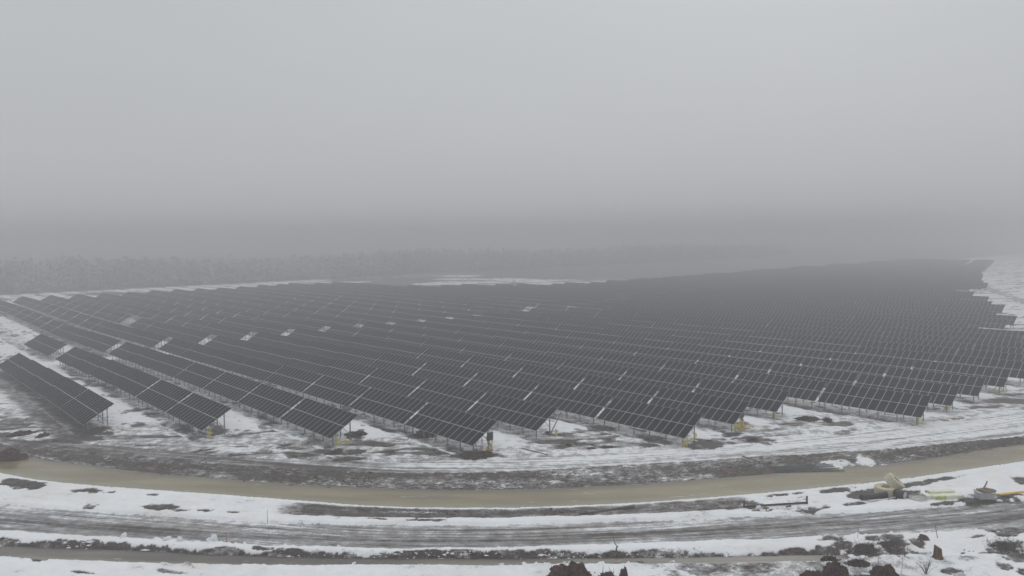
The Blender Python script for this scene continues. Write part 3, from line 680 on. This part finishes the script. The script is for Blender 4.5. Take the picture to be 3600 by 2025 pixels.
conduit(row_pt(7, .9, 1.0), [[(0, 0, -.3), (0, 0, .5), (.02, 0, 1.3)], [(.16, 0, -.3), (.16, 0, .5), (.18, 0, 1.3)], [(-.15, 0, -.3), (-.15, 0, .5), (-.16, 0, 1.25)]],
        'upright yellow conduit bundle under the eighth row end', r=.055)
conduit(row_pt(8, .7, .9), [[(0, 0, -.3), (.01, 0, .5), (0, 0, 1.35)], [(.13, 0, -.3), (.13, 0, .5), (.13, 0, 1.3)]],
        'single upright yellow conduit under the ninth row end', r=.06)
conduit(row_pt(9, .9, .9), [[(-.5, 0, .0), (-.2, 0, .5), (.2, 0, .7), (.5, .1, .2)], [(0, 0, -.3), (0, 0, 1.2)], [(-.3, .1, 0), (0, .1, .6), (.4, .1, .4)]],
        'short yellow conduit loop under the tenth row end', r=.07)
conduit(row_pt(11, .6, 1.2), [[(-1.2, 0, 0), (-.9, 0, .9), (-.2, .1, 1.0), (.2, .1, .3), (-.2, .1, .05)], [(-.4, 0, 0), (-.1, 0, 1.3), (.6, .1, 1.1), (.9, .1, .2)], [(-1.6, .1, .1), (-.6, 0, .3), (.4, .1, .25), (1.3, .2, .4)]],
        'tangle of yellow conduit loops under the twelfth row end, at the right', r=.06)
x, y = uv2xy(-176.5, V0 + 5 * PITCH + 6)
conduit((x, y, zg(x, y)), [[(-.5, 0, 0), (-.3, 0, .9), (.2, 0, .8), (.4, 0, .1)], [(0, 0, -.2), (.1, 0, 1.6)], [(.2, 0, 0), (.5, 0, .9), (.9, 0, .1)]],
        'small yellow conduit standing on the snow in a far gap between tables', r=.09)
conduit(row_pt(3, .4, 2.3), [[(-.5, .1, -.1), (-.3, 0, .6), (-.35, 0, 1.5)], [(-.6, 0, -.1), (-.5, 0, .8), (-.45, .1, 1.6)], [(0, .2, .02), (.5, .1, .05), (.9, .3, .04), (.6, .7, .05), (.1, .6, .04)]],
        'red cables hanging beside the cabinet at the end of the fourth row', 'red cables at the row ends', 'red', .035, 'red_cable')
conduit(row_pt(6, .3, 2.3), [[(.2, 0, -.1), (.25, 0, .8), (.1, .1, 1.7)], [(.35, 0, -.1), (.5, 0, .6), (.2, .1, 1.5)], [(.1, 0, .05), (.8, .2, .1), (1.3, .3, .05)]],
        'red cables hanging among the yellow loops of the seventh row', 'red cables at the row ends', 'red', .04, 'red_cable')
# cabinets under two row ends
def cabinet(base, label, w=.66, h=1.0, z0=1.35):
    t = empty('inverter_cabinet', base, -TH)
    b = MB(); b.box((-.18, -w / 2, z0), (.18, w / 2, z0 + h)); b.build('body', M['black'], t)
    b = MB()
    for i in range(5): b.box((.181, -w / 2 + .05, z0 + .1 + i * .17), (.20, w / 2 - .05, z0 + .2 + i * .17))
    b.build('cooling_fins', M['black'], t)
    b = MB(); b.box((-.2, -w / 2 - .02, z0 + h), (.22, w / 2 + .02, z0 + h + .06)); b.build('top_cover', M['white'], t)
    b = MB()
    for q in (-.3, .3): b.box((-.04, q - .04, -.3), (.04, q + .04, z0))
    b.build('stand', M['steel'], t)
    tag(t, label, 'cabinet', 'inverter cabinets at the row ends')
cabinet(row_pt(3, .1, 2.75), 'dark cabinet with pale top hung under the raised corner of the fourth row')
cabinet(row_pt(6, .5, 2.6), 'dark cabinet under the raised corner of the seventh row', .7, .8, 1.5)
# leaning rail at the end of the fifth row
b = MB(); o_ = row_pt(4, -.4, 3.2)
b.bar((-1.0, -.35, .0), (.62, .3, 3.05), .16, .07); b.bar((-.98, -.30, .0), (.60, .36, 3.0), .04, .14)
tag(b.build('metal_rail', M['steel'], loc=o_), 'long metal rail leaning by itself against the end of the fifth row', 'rail')

# black bracket frame lying on the verge
t = empty('bracket_frame', P3(24.1, 66.3, .12), math.atan2(.9, 6.3))
b = MB(); b.box((-3.15, -.05, -.06), (3.15, .05, .06)); b.box((-3.15, -.015, .06), (3.15, .015, .12)); b.build('beam', M['black'], t)
for q in (-3.1, 3.05):
    b = MB(); b.box((q - .06, -.06, -.1), (q + .06, .06, .60)); b.box((q - .08, -.08, .6), (q + .08, .08, .64)); b.build('upright', M['black'], t)
tag(t, 'long black steel beam with a short upright at each end, lying on the verge', 'steel frame')
# pole, plank
def stick(name, a, c, r, m, label, cat, n=8, parts=None, group=None):
    a = Vector(a); c = Vector(c); b = MB()
    pts = [Vector((0, 0, 0)) + (c - a) * (i / 6) + Vector((0, 0, .03 * math.sin(i * 1.3))) for i in range(7)]
    b.tube(pts, [r * (1 - .35 * i / 6) for i in range(7)], n); tag(b.build(name, M[m], loc=a), label, cat, group)
stick('wooden_pole', P3(11.1, 66.7, .12), P3(5.9, 65.0, .05), .13, 'oldwood', 'long dark wooden pole lying on bare ground beside the near road', 'pole')
b = MB(); a = Vector(P3(1.0, 85.9, .06)); c = Vector(P3(3.9, 83.1, .06)); b.bar((0, 0, 0), c - a, .18, .06)
tag(b.build('plank', M['oldwood'], loc=a), 'thin plank lying across the snow at the edge of the far track', 'plank')
# steel channels bundle by the ditch
t0 = Vector(P3(28.2, 77.9, .06))
offs = [(0, 0, 0, 7.6, 0), (.1, .3, .06, 7.2, .03), (.0, .55, .10, 6.9, .055), (.3, .8, .10, 6.6, .075), (.1, 1.05, .14, 7.0, .09), (.4, 1.3, .16, 6.0, .11)]
for i, (dx, dy, dz, ln, an) in enumerate(offs):
    b = MB(); b.bar((0, 0, 0), (ln * math.cos(an + .03), ln * math.sin(an + .03), .05), .12, .04); b.bar((0, -.05, .04), (ln * math.cos(an + .03), ln * math.sin(an + .03) - .05, .09), .02, .06)
    tag(b.build('steel_channel', M['steel'], loc=t0 + Vector((dx, dy, dz))), 'thin grey steel channel lying in the small heap on the far ditch bank', 'steel channel', 'steel channels heaped on the far ditch bank')
stick('branch', P3(25.4, 80.5, .6), P3(28.8, 78.6, .05), .07, 'oldwood', 'crooked dark branch sticking up beside the steel channels', 'branch', group='bare branches')

# coils of corrugated pipe
def coil_mb(R0, nlay, nrow, r, seed=1):
    b = MB(); rd = random.Random(seed)
    for j in range(nrow):
        for i in range(nlay):
            R_ = R0 + i * r * 1.85; pts = []
            for k in range(37):
                a = 2 * math.pi * k / 36; pts.append((R_ * math.cos(a) + rd.uniform(-.006, .006), R_ * math.sin(a), r + j * r * 1.8 + rd.uniform(-.008, .008)))
            b.tube(pts, r, 7, cap=False)
    return b
c1 = coil_mb(.44, 6, 7, .055).build('pipe_coil', M['cream'], loc=P3(35.95, 69.75, .0)); tag(c1, 'cream corrugated pipe coil lying flat on the verge', 'pipe coil', 'cream pipe coils')
c2 = coil_mb(.44, 5, 8, .055, 2).build('pipe_coil', M['cream'], loc=P3(37.0, 70.15, 0))
_q = Vector((0, 0, 1)).rotation_difference(Vector((.60, -.30, .74)).normalized()); c2.rotation_mode = 'QUATERNION'; c2.rotation_quaternion = _q
c2.location = Vector(P3(36.98, 70.15, .86)) - _q @ Vector((0, 0, .4)); tag(c2, 'cream corrugated pipe coil leaning upright against the flat one', 'pipe coil', 'cream pipe coils')
c3 = MB(); rd = random.Random(4)
for q in range(6):
    R_ = .38 + .07 * q; c3.tube([(R_ * 1.1 * math.cos(a / 18 * math.pi) + .05 * rd.random(), R_ * .9 * math.sin(a / 18 * math.pi), .04 + .05 * (q % 3) + .04 * math.sin(a / 5 + q)) for a in range(37)], .028, 6, cap=False)
c3.tube(curve_pts([(.75, 0, .1), (.95, -.1, .25), (1.02, -.3, .05)]), .028, 6)
tag(c3.build('hose', M['white'], loc=P3(37.95, 67.65, .02)), 'loose loop of thin pinkish white hose on muddy ground', 'hose')
# black pipes
def pipe(a, c, ro, ri, m, label, inner=None, name='black_pipe', group=None):
    a = Vector(a); c = Vector(c); t = empty(name, a); d = (c - a); L = d.length; d = d.normalized()
    up = Vector((0, 0, 1)); s = d.cross(up).normalized(); w = s.cross(d)
    b = MB(); vs = []; n = 20
    for (p, r_) in ((0, ro), (L, ro), (L, ri), (0, ri)):
        for k in range(n):
            q = 2 * math.pi * k / n; vs.append(d * p + (s * math.cos(q) + w * math.sin(q)) * r_)
    fs = [(j * n + k, j * n + (k + 1) % n, ((j + 1) % 4) * n + (k + 1) % n, ((j + 1) % 4) * n + k) for j in range(4) for k in range(n)]
    b.add(vs, fs, 0, True); b.build('shell', M[m], t)
    if inner:
        b = MB(); vs = [d * (L - .04) + (s * math.cos(2 * math.pi * k / n) + w * math.sin(2 * math.pi * k / n)) * (ri + .01) for k in range(n)]
        vs2 = [v + d * .03 for v in vs]; b.add(vs + vs2, [tuple(range(n))[::-1], tuple(range(n, 2 * n))] + [(k, (k + 1) % n, n + (k + 1) % n, n + k) for k in range(n)]); b.build('end_cap', M[inner], t)
    tag(t, label, 'pipe', group)
pipe(P3(32.55, 67.55, .26), P3(35.5, 68.75, .26), .25, .20, 'black', 'long black pipe lying on the snow in front of the flat coil')
pipe(P3(36.45, 68.9, .36), P3(37.0, 68.15, .36), .40, .34, 'black', 'short wide black pipe stub with a white cap below the leaning coil', 'white')
stick('white_pipe', P3(32.9, 67.0, .08), P3(36.2, 68.35, .10), .09, 'white', 'thin off-white pipe lying along the snow beside the black pipe', 'pipe')
# wrapped insulation packs
t = empty('wrapped_pack', P3(40.55, 68.05, 0), math.radians(4))
for i, (x0, x1, z0, z1, y0, y1) in enumerate([(-1.35, 1.7, -.05, .36, -.55, .25), (-1.2, 1.4, -.05, .48, .3, .95), (-1.9, -1.3, -.05, .35, -.35, .5)]):
    b = MB(); nn = 8
    def rb(x0, y0, z0, x1, y1, z1, r=.09):
        prof = []
        for (cx, cz, a0) in ((y1 - r, z1 - r, 0), (y0 + r, z1 - r, 90), (y0 + r, z0 + r, 180), (y1 - r, z0 + r, 270)):
            for k in range(4): a = math.radians(a0 + k * 30); prof.append((cx + r * math.cos(a), cz + r * math.sin(a)))
        xs = [x0 + (x1 - x0) * k / 10 for k in range(11)]; vs = []
        for k, X in enumerate(xs):
            sft = .93 if k in (0, 10) else 1; 
            for (py, pz) in prof: vs.append((X, (y0 + y1) / 2 + (py - (y0 + y1) / 2) * sft + .015 * math.sin(X * 9 + py * 7), (z0 + z1) / 2 + (pz - (z0 + z1) / 2) * sft + .02 * math.sin(X * 5 + py * 3)))
        n_ = len(prof); fs = [(a * n_ + k, a * n_ + (k + 1) % n_, (a + 1) * n_ + (k + 1) % n_, (a + 1) * n_ + k) for a in range(10) for k in range(n_)]
        fs += [tuple(range(n_)), tuple(range(10 * n_, 11 * n_))[::-1]]
        return vs, fs
    vs, fs = rb(x0, y0, z0, x1, y1, z1); b.add(vs, fs, 0, True); b.build('wrapped_bale', M['foil'], t)
b = MB(); b.box((-1.12, -.60, .02), (-.1, -.54, .16)); b.box((-1.12, -.60, .20), (-.1, -.54, .33)); b.build('green_board', M['green'], t)
tag(t, 'pale green film-wrapped packs lying low on the snow', 'wrapped pack')
# grey box with sack and stick
bp0 = P3(44.25, 67.75, 0); bz = .62
t = empty('grey_crate', bp0, math.radians(-6))
b = MB(); b.add([(-.62, -.42, -.05), (.62, -.42, -.05), (.62, .42, -.05), (-.62, .42, -.05), (-.74, -.5, bz), (.74, -.5, bz), (.74, .5, bz), (-.74, .5, bz)],
                [(0, 3, 2, 1), (0, 1, 5, 4), (1, 2, 6, 5), (2, 3, 7, 6), (3, 0, 4, 7), (4, 5, 6, 7)]); b.build('body', M['concrete'], t)
b = MB(); b.box((-.78, -.54, bz + .002), (.78, .54, bz + .06)); b.build('rim', M['concrete'], t)
tag(t, 'square light grey crate tapering to its foot, standing in a muddy patch', 'crate')
def blob(name, loc, rx, ry, rz_, m, amp=.25, sub=4, seed=0, freq=1.6, flat=True, rotz=0., parent=None, fine=.0):
    bm = bmesh.new(); bmesh.ops.create_icosphere(bm, subdivisions=sub, radius=1)
    for v in bm.verts:
        d = v.co.copy(); n_ = mnoise.fractal(d * freq + Vector((seed * 7.3, seed * 3.1, 0)), 1.0, 2.0, 5)
        k = 1 + amp * n_
        if fine: k += fine * mnoise.noise(d * freq * 9 + Vector((seed, 0, 0)))
        v.co = Vector((d.x * rx * k, d.y * ry * k, max(d.z, -.25 if flat else -1) * rz_ * k))
    me = bpy.data.meshes.new(name); bm.to_mesh(me); bm.free()
    me.materials.append(m); me.polygons.foreach_set('use_smooth', [False] * len(me.polygons))
    o = bpy.data.objects.new(name, me); col.objects.link(o); o.location = loc; o.rotation_euler = (0, 0, rotz)
    if parent: o.parent = parent
    return o
tag(blob('sack', (bp0[0] + .12, bp0[1], bp0[2] + bz + .10), .76, .46, .22, M['sack'], .4, 4, 3, 2., fine=.06), 'rumpled brown sack draped over the grey crate', 'sack')
stick('wooden_stake', (bp0[0] - .15, bp0[1], bp0[2] + bz + .2), (bp0[0] + .28, bp0[1] + .1, bp0[2] + bz + .98), .085, 'wood', 'short thick wooden stake sticking up out of the brown sack', 'stake', group=None)
# orange yellow beam
t0 = Vector(P3(45.7, 68.2, .14)); b = MB(); b.bar((0, 0, 0), (4.6, .75, .12), .22, .12); b.bar((.1, -.13, .06), (1.5, .1, .1), .30, .10)
tag(b.build('yellow_beam', M['orange'], loc=t0), 'orange yellow beam lying on mud at the right edge', 'beam')
for i, (dx, dy, s) in enumerate([(1.05, -.55, .18), (-1.25, .15, .2), (.75, -.35, .1)]):
    tag(blob('snow_lump', P3(bp0[0] + dx, bp0[1] + dy, .04), s * 1.6, s, s, M['snowlump'], .4, 2, i + 20), 'small dirty snow lump beside the grey crate', 'snow lump', 'snow lumps beside the grey crate')

# stumps and stakes
def stump(loc, r, h, label, seed, top='wood'):
    t = empty('tree_stump', loc, .4); b = MB(); n = 18; vs = []; rd = random.Random(seed)
    lv = [(0, 1.75), (.12, 1.25), (.3, 1.05), (.7, .95), (1, .86)]
    ph = [rd.uniform(.85, 1.15) for _ in range(n)]
    for j, (a, s) in enumerate(lv):
        for k in range(n):
            q = 2 * math.pi * k / n; rr = r * s * (1 + (ph[k] - 1) * (1.6 if j < 2 else .8)); zt = h * a + (.16 * h * math.cos(q - 2.6) if j == 4 else 0)
            vs.append((rr * math.cos(q), rr * math.sin(q), zt - (.15 if j == 0 else 0)))
    b.add(vs, [(j * n + k, j * n + (k + 1) % n, (j + 1) * n + (k + 1) % n, (j + 1) * n + k) for j in range(4) for k in range(n)], 0, False)
    b.build('bark', M['bark'], t)
    b = MB(); b.add([vs[4 * n + k] for k in range(n)] + [(0, 0, h)], [(k, (k + 1) % n, n) for k in range(n)]); b.build('cut_face', M[top], t)
    tag(t, label, 'tree stump')
stump(P3(32.6, 55.2, -.02), .29, .92, 'reddish brown tree stump standing on snow at the lower right', 3)
stump(P3(33.2, 58.2, -.05), .36, .30, 'low dark stump left of the pale thin stake', 5, 'peat')
stick('marker_stake', P3(34.45, 58.4, -.1), (34.25, 58.45, zg(34.3, 58.4) + .98), .03, 'leaf', 'thin pale greenish stake in the snow beside the near road', 'stake', 6, group='thin marker stakes')
stick('marker_stake', P3(-23.7, 59.0, -.1), (-23.72, 59.0, zg(-23.7, 59) + .9), .022, 'red', 'thin reddish stake on the near snow bank of the wide road', 'stake', 6, group='thin marker stakes')
stick('marker_stake', P3(-21.9, 63.7, -.1), (-21.9, 63.75, zg(-21.9, 63.8) + 1.15), .022, 'twig', 'thin brown stake on the far snow bank of the wide road', 'stake', 6, group='thin marker stakes')
b = MB(); b.tube(curve_pts([(.1, 0, -.1), (.02, 0, .25), (.1, 0, .35), (-.12, 0, .75), (-.2, 0, 1.1)], 12), [.05] * 6 + [.04] * 4 + [.02] * 3, 6); b.tube([(.05, 0, .33), (.2, .02, .42)], .03, 6)
tag(b.build('branch', M['twig'], loc=P3(8.0, 56.7)), 'short forked branch standing in the snow bank by the narrow ditch', 'branch', 'bare branches')
b = MB(); b.tube([(0, 0, 0), (.5, -.08, .02)], .045, 6); tag(b.build('branch', M['twig'], loc=P3(9.3, 54.75, .08)), 'short dark stick lying on snow beyond the middle peat mound', 'branch', 'bare branches')

# peat mounds with moss, roots and snow
def mound(x, y, rx, ry, h, label, seed, moss=True, twigs=8, rot=0., snow=3):
    z = zg(x, y); t = empty('peat_mound', (x, y, z)); rd = random.Random(seed)
    o = blob('peat', (0, 0, -.05), rx, ry, h, M['peat'], .42, 6, seed, 1.5, True, rot, t, fine=.10)
    # hanging fibres
    b = MB()
    for i in range(260):
        a = rd.uniform(0, 6.28); e = math.asin(rd.uniform(.05, 1)); d = Vector((math.cos(a) * math.cos(e), math.sin(a) * math.cos(e), math.sin(e)))
        n_ = 1 + .42 * mnoise.fractal(d * 1.5 + Vector((seed * 7.3, seed * 3.1, 0)), 1.0, 2.0, 5)
        p = Vector((d.x * rx * n_, d.y * ry * n_, d.z * h * n_ - .05)); p = Matrix.Rotation(rot, 3, 'Z') @ p
        q = p + Vector((rd.uniform(-.1, .1), rd.uniform(-.1, .1), rd.uniform(-.02, .16))); w = rd.uniform(.012, .04)
        b.add([p - Vector((w, 0, 0)), p + Vector((w, 0, 0)), q], [(0, 1, 2)])
    b.build('root_fibres', M['twig'], t)['kind'] = 'stuff'
    b = MB()
    for i in range(90):
        a = rd.uniform(0, 6.28); k = rd.uniform(.95, 1.0) + abs(rd.gauss(0, .22)); s = rd.uniform(.02, .07)
        p = Matrix.Rotation(rot, 3, 'Z') @ Vector((math.cos(a) * rx * k, math.sin(a) * ry * k, 0)); p.z = zg(x + p.x, y + p.y) - z + s * .3
        v6 = [p + Vector(q) * s * rd.uniform(.6, 1.3) for q in ((1, 0, 0), (-1, .2, 0), (0, 1, 0), (.1, -1, 0), (0, 0, 1), (0, .1, -1))]
        b.add(v6, [(0, 2, 4), (2, 1, 4), (1, 3, 4), (3, 0, 4), (2, 0, 5), (1, 2, 5), (3, 1, 5), (0, 3, 5)])
    b.build('crumbs', M['peat'], t)['kind'] = 'stuff'
    if moss:
        b = MB()
        for i in range(420):
            a = rd.gauss(1.2, .9); e = math.asin(min(1, rd.uniform(.35, 1.0))); d = Vector((math.cos(a) * math.cos(e), math.sin(a) * math.cos(e), math.sin(e)))
            n_ = 1.02 + .42 * mnoise.fractal(d * 1.5 + Vector((seed * 7.3, seed * 3.1, 0)), 1.0, 2.0, 5)
            p = Matrix.Rotation(rot, 3, 'Z') @ Vector((d.x * rx * n_, d.y * ry * n_, d.z * h * n_ - .05)); s = rd.uniform(.02, .06)
            v3 = [p + Vector((rd.uniform(-s, s), rd.uniform(-s, s), rd.uniform(-s, s))) for _ in range(3)]; b.add(v3, [(0, 1, 2)])
        b.build('moss', M['olive'], t)['kind'] = 'stuff'
    for i in range(twigs):
        a = rd.uniform(0, 6.28); p = Vector((math.cos(a) * rx * .7, math.sin(a) * ry * .5, h * .55)); d = Vector((rd.uniform(-.5, .5), rd.uniform(-.3, .3), rd.uniform(.4, .8)))
        b = MB(); b.tube([p, p + d * .5 + Vector((.04, 0, 0)), p + d], [.03, .02, .01], 5); b.build('root', M['twig'], t)
    for i in range(snow):
        a = rd.uniform(.6, 2.6); p = (math.cos(a) * rx * .55, .3 * ry + math.sin(a) * ry * .45, h * .82 - .05)
        blob('snow_patch', p, rd.uniform(.12, .25), .12, .10, M['snowlump'], .4, 2, seed + i, parent=t)
    tag(t, label, 'peat mound', 'dark peat mounds along the bottom of the picture')
mound(4.05, 52.2, 1.5, 1.3, 1.12, 'largest rounded reddish brown peat mound, at the bottom middle', 2, True, 6)
mound(6.75, 52.3, .62, .5, .42, 'small brown peat lump just right of the big rounded mound', 4, False, 3, snow=0)
mound(7.95, 52.3, .3, .28, .72, 'narrow pointed brown peat lump, rightmost of the middle three', 6, False, 1, snow=0)
mound(21.6, 51.6, 1.1, .9, .68, 'low rounded peat mound, leftmost of the lower right heap', 9, True, 4, snow=1)
mound(23.2, 51.9, .95, .8, 1.12, 'tallest tufted peat mound in the lower right heap', 12, True, 8, snow=2)
mound(24.9, 51.2, 1.3, .9, .6, 'broad low peat mound with mossy top in the lower right heap', 15, True, 5, snow=3)
mound(26.7, 51.7, 1.05, .85, .9, 'rounded dark peat mound, rightmost of the lower right heap', 18, True, 5, snow=2)
mound(26.0, 54.3, .75, .4, .42, 'small blackish peat lump behind the lower right heap', 21, False, 3, snow=1)
mound(24.3, 55.3, .7, .4, .4, 'small reddish peat lump at the end of the narrow ditch', 24, False, 2, snow=0)
m_ = blob('soil_mound', P3(-60.2, 86.2, -.1), 2.0, 1.5, 1.35, M['peat'], .35, 5, 31, 1.4, fine=.08); tag(m_, 'dark rounded soil mound on the ditch bank at the left edge', 'soil mound')
m_ = blob('soil_mound', P3(-61.5, 84.4, -.2), 1.6, .9, .7, M['peat'], .35, 5, 33, 1.4, fine=.08); tag(m_, 'low dark soil heap slumping into the ditch at the left edge', 'soil mound')
m_ = blob('soil_heap', row_pt(3, -.2, .6, -.12), 2.1, 1.5, .38, M['peat'], .4, 5, 35, 1.6, fine=.1, rotz=.3); tag(m_, 'flat reddish soil heap at the foot of the fourth row end', 'soil heap')
for i, (x, y, rx, ry, h, lb) in enumerate([(-20.3, 93.4, 1.3, 1.1, .4, 'dark clod pile beneath the raised corner of the third row'), (-21.3, 85.6, 1.5, .5, .22, 'flat dark clod pile on snow beyond the far track, left of the plank'),
        (-11.4, 93.0, 1.7, 1.2, .45, 'dark clod pile under the front of the fourth row'), (40.0, 98.6, 1.4, .8, .5, 'dark clod pile on the snow in front of the ninth row'),
        (42.3, 97.7, .6, .5, .4, 'smaller clod pile right of the one before the ninth row'), (6.6, 87.5, .4, .3, .25, 'little clod on the snow beyond the plank'),
        (11.2, 86.0, .9, .5, .25, 'flat clod on snow left of the sixth row end'), (-64.5, 94.8, 1.6, .8, .55, 'dark clods on the snow at the left edge beyond the bank'),
        (-61.2, 94.2, 1.2, .6, .35, 'smaller dark clods right of the ones at the left edge'), (9.2, 85.8, .5, .35, .22, 'small clod directly beyond the track in mid picture'),
        (29.3, 88.9, .8, .5, .25, 'grey clods at the far track edge in front of the eighth row'), (4.4, 93.2, .5, .4, .2, 'small dark clod by the leaning rail')]):
    tag(blob('clod_pile', P3(x, y, -.06), rx, ry, h, M['peat'], .5, 5, 40 + i, 2.2, fine=.16, rotz=i), lb, 'clod pile', 'dark clod piles on the snow')
# upright snow blocks ploughed along the road edge
for i, (x, y, s, lb) in enumerate([(-25.1, 59.45, .42, 'upright white snow slab on the near edge of the road, tallest one'), (-28.9, 59.7, .26, 'small white snow block left of the tall slab'),
        (-33.0, 60.5, .26, 'white snow block on the left part of the near snow bank'), (-14.3, 58.3, .2, 'small white snow block in the middle left of the near snow bank'),
        (-27.8, 59.6, .2, 'little snow block between the slab and its left neighbour'), (12.1, 55.3, .24, 'pointed snow lump on the near lip of the narrow ditch'), (-12.5, 55.5, .2, 'small snow lump on the near lip of the narrow ditch, left'),
        (2.3, 55.2, .2, 'snow lump just behind the big peat mound')]):
    tag(blob('snow_block', P3(x, y, .02), s * (1.5 if s < .4 else 1.0), s * .7, s * (1.6 if s > .4 else 1.0), M['snowlump'], .55, 3, 60 + i, 1.8, rotz=i * .7), lb, 'snow block', 'ploughed snow blocks beside the road')
# rubble snow heap under the black frame
for i in range(14):
    rd = random.Random(i + 300); x = 24.0 + rd.uniform(-1.8, 2.6); y = 65.55 + rd.uniform(-.35, .25)
    tag(blob('snow_chunk', P3(x, y, -.02), rd.uniform(.2, .5), rd.uniform(.15, .3), rd.uniform(.12, .32), M['snowlump'] if i % 4 else M['sack'], .55, 3, 80 + i, 1.8, rotz=i), 'dirty chunk in the snow heap in front of the black beam', 'snow chunk', 'chunks of the snow heap in front of the black beam')
# small bush and grey block at the bottom right
t = empty('bush', P3(30.2, 52.5)); b = MB(); rd = random.Random(9); tips = []
for i in range(26):
    a = rd.uniform(0, 6.28); s = rd.uniform(.25, .85); top = Vector((math.cos(a) * s, math.sin(a) * s * .6, rd.uniform(.5, 1.25))); mid = top * .5 + Vector((0, 0, .1))
    b.tube([(0, 0, -.1), mid, top], [.018, .012, .006], 4); tips += [mid * .4 + top * .6, top, mid]
b.build('stem', M['twig'], t); b = MB()
for p in tips * 5:
    q = Vector(p) + Vector((rd.gauss(0, .13), rd.gauss(0, .1), rd.gauss(0, .12))); s = rd.uniform(.02, .05)
    b.add([q + Vector((rd.uniform(-s, s), rd.uniform(-s, s), rd.uniform(-s, s))) for _ in range(3)], [(0, 1, 2)])
b.build('foliage', M['leaf'], t); tag(t, 'small olive leafed bush growing through snow at the bottom right', 'bush')
for i, (x, y, h, lb) in enumerate([(27.6, 54.4, 1.3, 'tall bare sapling left of the stump, leaning right'), (28.6, 52.9, 1.5, 'thin bare sapling left of the small bush'), (28.0, 58.6, 1.2, 'faint bare sapling by the road right of the ditch end')]):
    b = MB(); b.tube([(0, 0, -.1), (.05, 0, h * .5), (.22 if i == 0 else .03, 0, h)], [.016, .012, .006], 4)
    for k in range(7): z_ = h * (.35 + .08 * k); b.tube([(.06, 0, z_), (.06 + .2 * (-1) ** k, .05, z_ + .2)], .005, 3)
    tag(b.build('sapling', M['twig'], loc=P3(x, y)), lb, 'sapling', 'bare saplings at the lower right')
tag(blob('stone_block', P3(32.1, 51.6, -.1), .5, .45, .62, M['concrete'], .22, 3, 99, 1.2), 'dim grey stone block at the bottom edge right of the bush', 'stone')
# brush heaps at lower right
def brush(x, y, rx, ry, h, n, lb, seed):
    t = empty('brush_heap', P3(x, y)); rd = random.Random(seed); b = MB()
    for i in range(n):
        p = Vector((rd.gauss(0, rx * .5), rd.gauss(0, ry * .5), 0)); p.z = zg(x + p.x, y + p.y) - zg(x, y); d = Vector((rd.uniform(-.4, .4), rd.uniform(-.3, .3), rd.uniform(.1, h)))
        b.tube([p, p + d * .6, p + d + Vector((rd.uniform(-.1, .1), 0, 0))], [.012, .009, .004], 3, cap=False)
    b.build('twigs', M['twig'], t)['kind'] = 'stuff'; b = MB()
    for i in range(n * 2):
        q = Vector((rd.gauss(0, rx * .5), rd.gauss(0, ry * .5), 0)); q.z = zg(x + q.x, y + q.y) - zg(x, y) + rd.uniform(0, h * .5); s = rd.uniform(.02, .06)
        b.add([q + Vector((rd.uniform(-s, s), rd.uniform(-s, s), rd.uniform(-s, s))) for _ in range(3)], [(0, 1, 2)])
    b.build('dead_leaves', M['peat'], t)['kind'] = 'stuff'; tag(t, lb, 'brush', 'low brown brush heaps at the lower right')
brush(27.6, 56.6, 1.4, .9, .45, 170, 'brown twiggy brush on the bank right of the narrow ditch end', 1)
brush(30.2, 57.3, 1.2, 1.1, .5, 170, 'brown twiggy brush between the ditch end and the stump', 2)
brush(39.0, 57.0, 1.5, .9, .45, 200, 'dark brown brush patch at the right edge', 3)


# ------------------------------------------------------------------ fog
hm = bpy.data.materials.new('fog'); hm.use_nodes = True; t = hm.node_tree
for n_ in list(t.nodes): t.nodes.remove(n_)
oo = t.nodes.new('ShaderNodeOutputMaterial'); pvn = t.nodes.new('ShaderNodeVolumePrincipled')
pvn.inputs['Color'].default_value = (.72, .722, .735, 1); pvn.inputs['Density'].default_value = .0025; pvn.inputs['Anisotropy'].default_value = .0
t.links.new(pvn.outputs[0], oo.inputs['Volume'])
hb = MB(); hb.box((-1900, -330, -4), (1900, 1700, 48)); ho = hb.build('haze', hm)
tag(ho, 'even grey winter fog over the whole field', 'fog', kind='stuff')
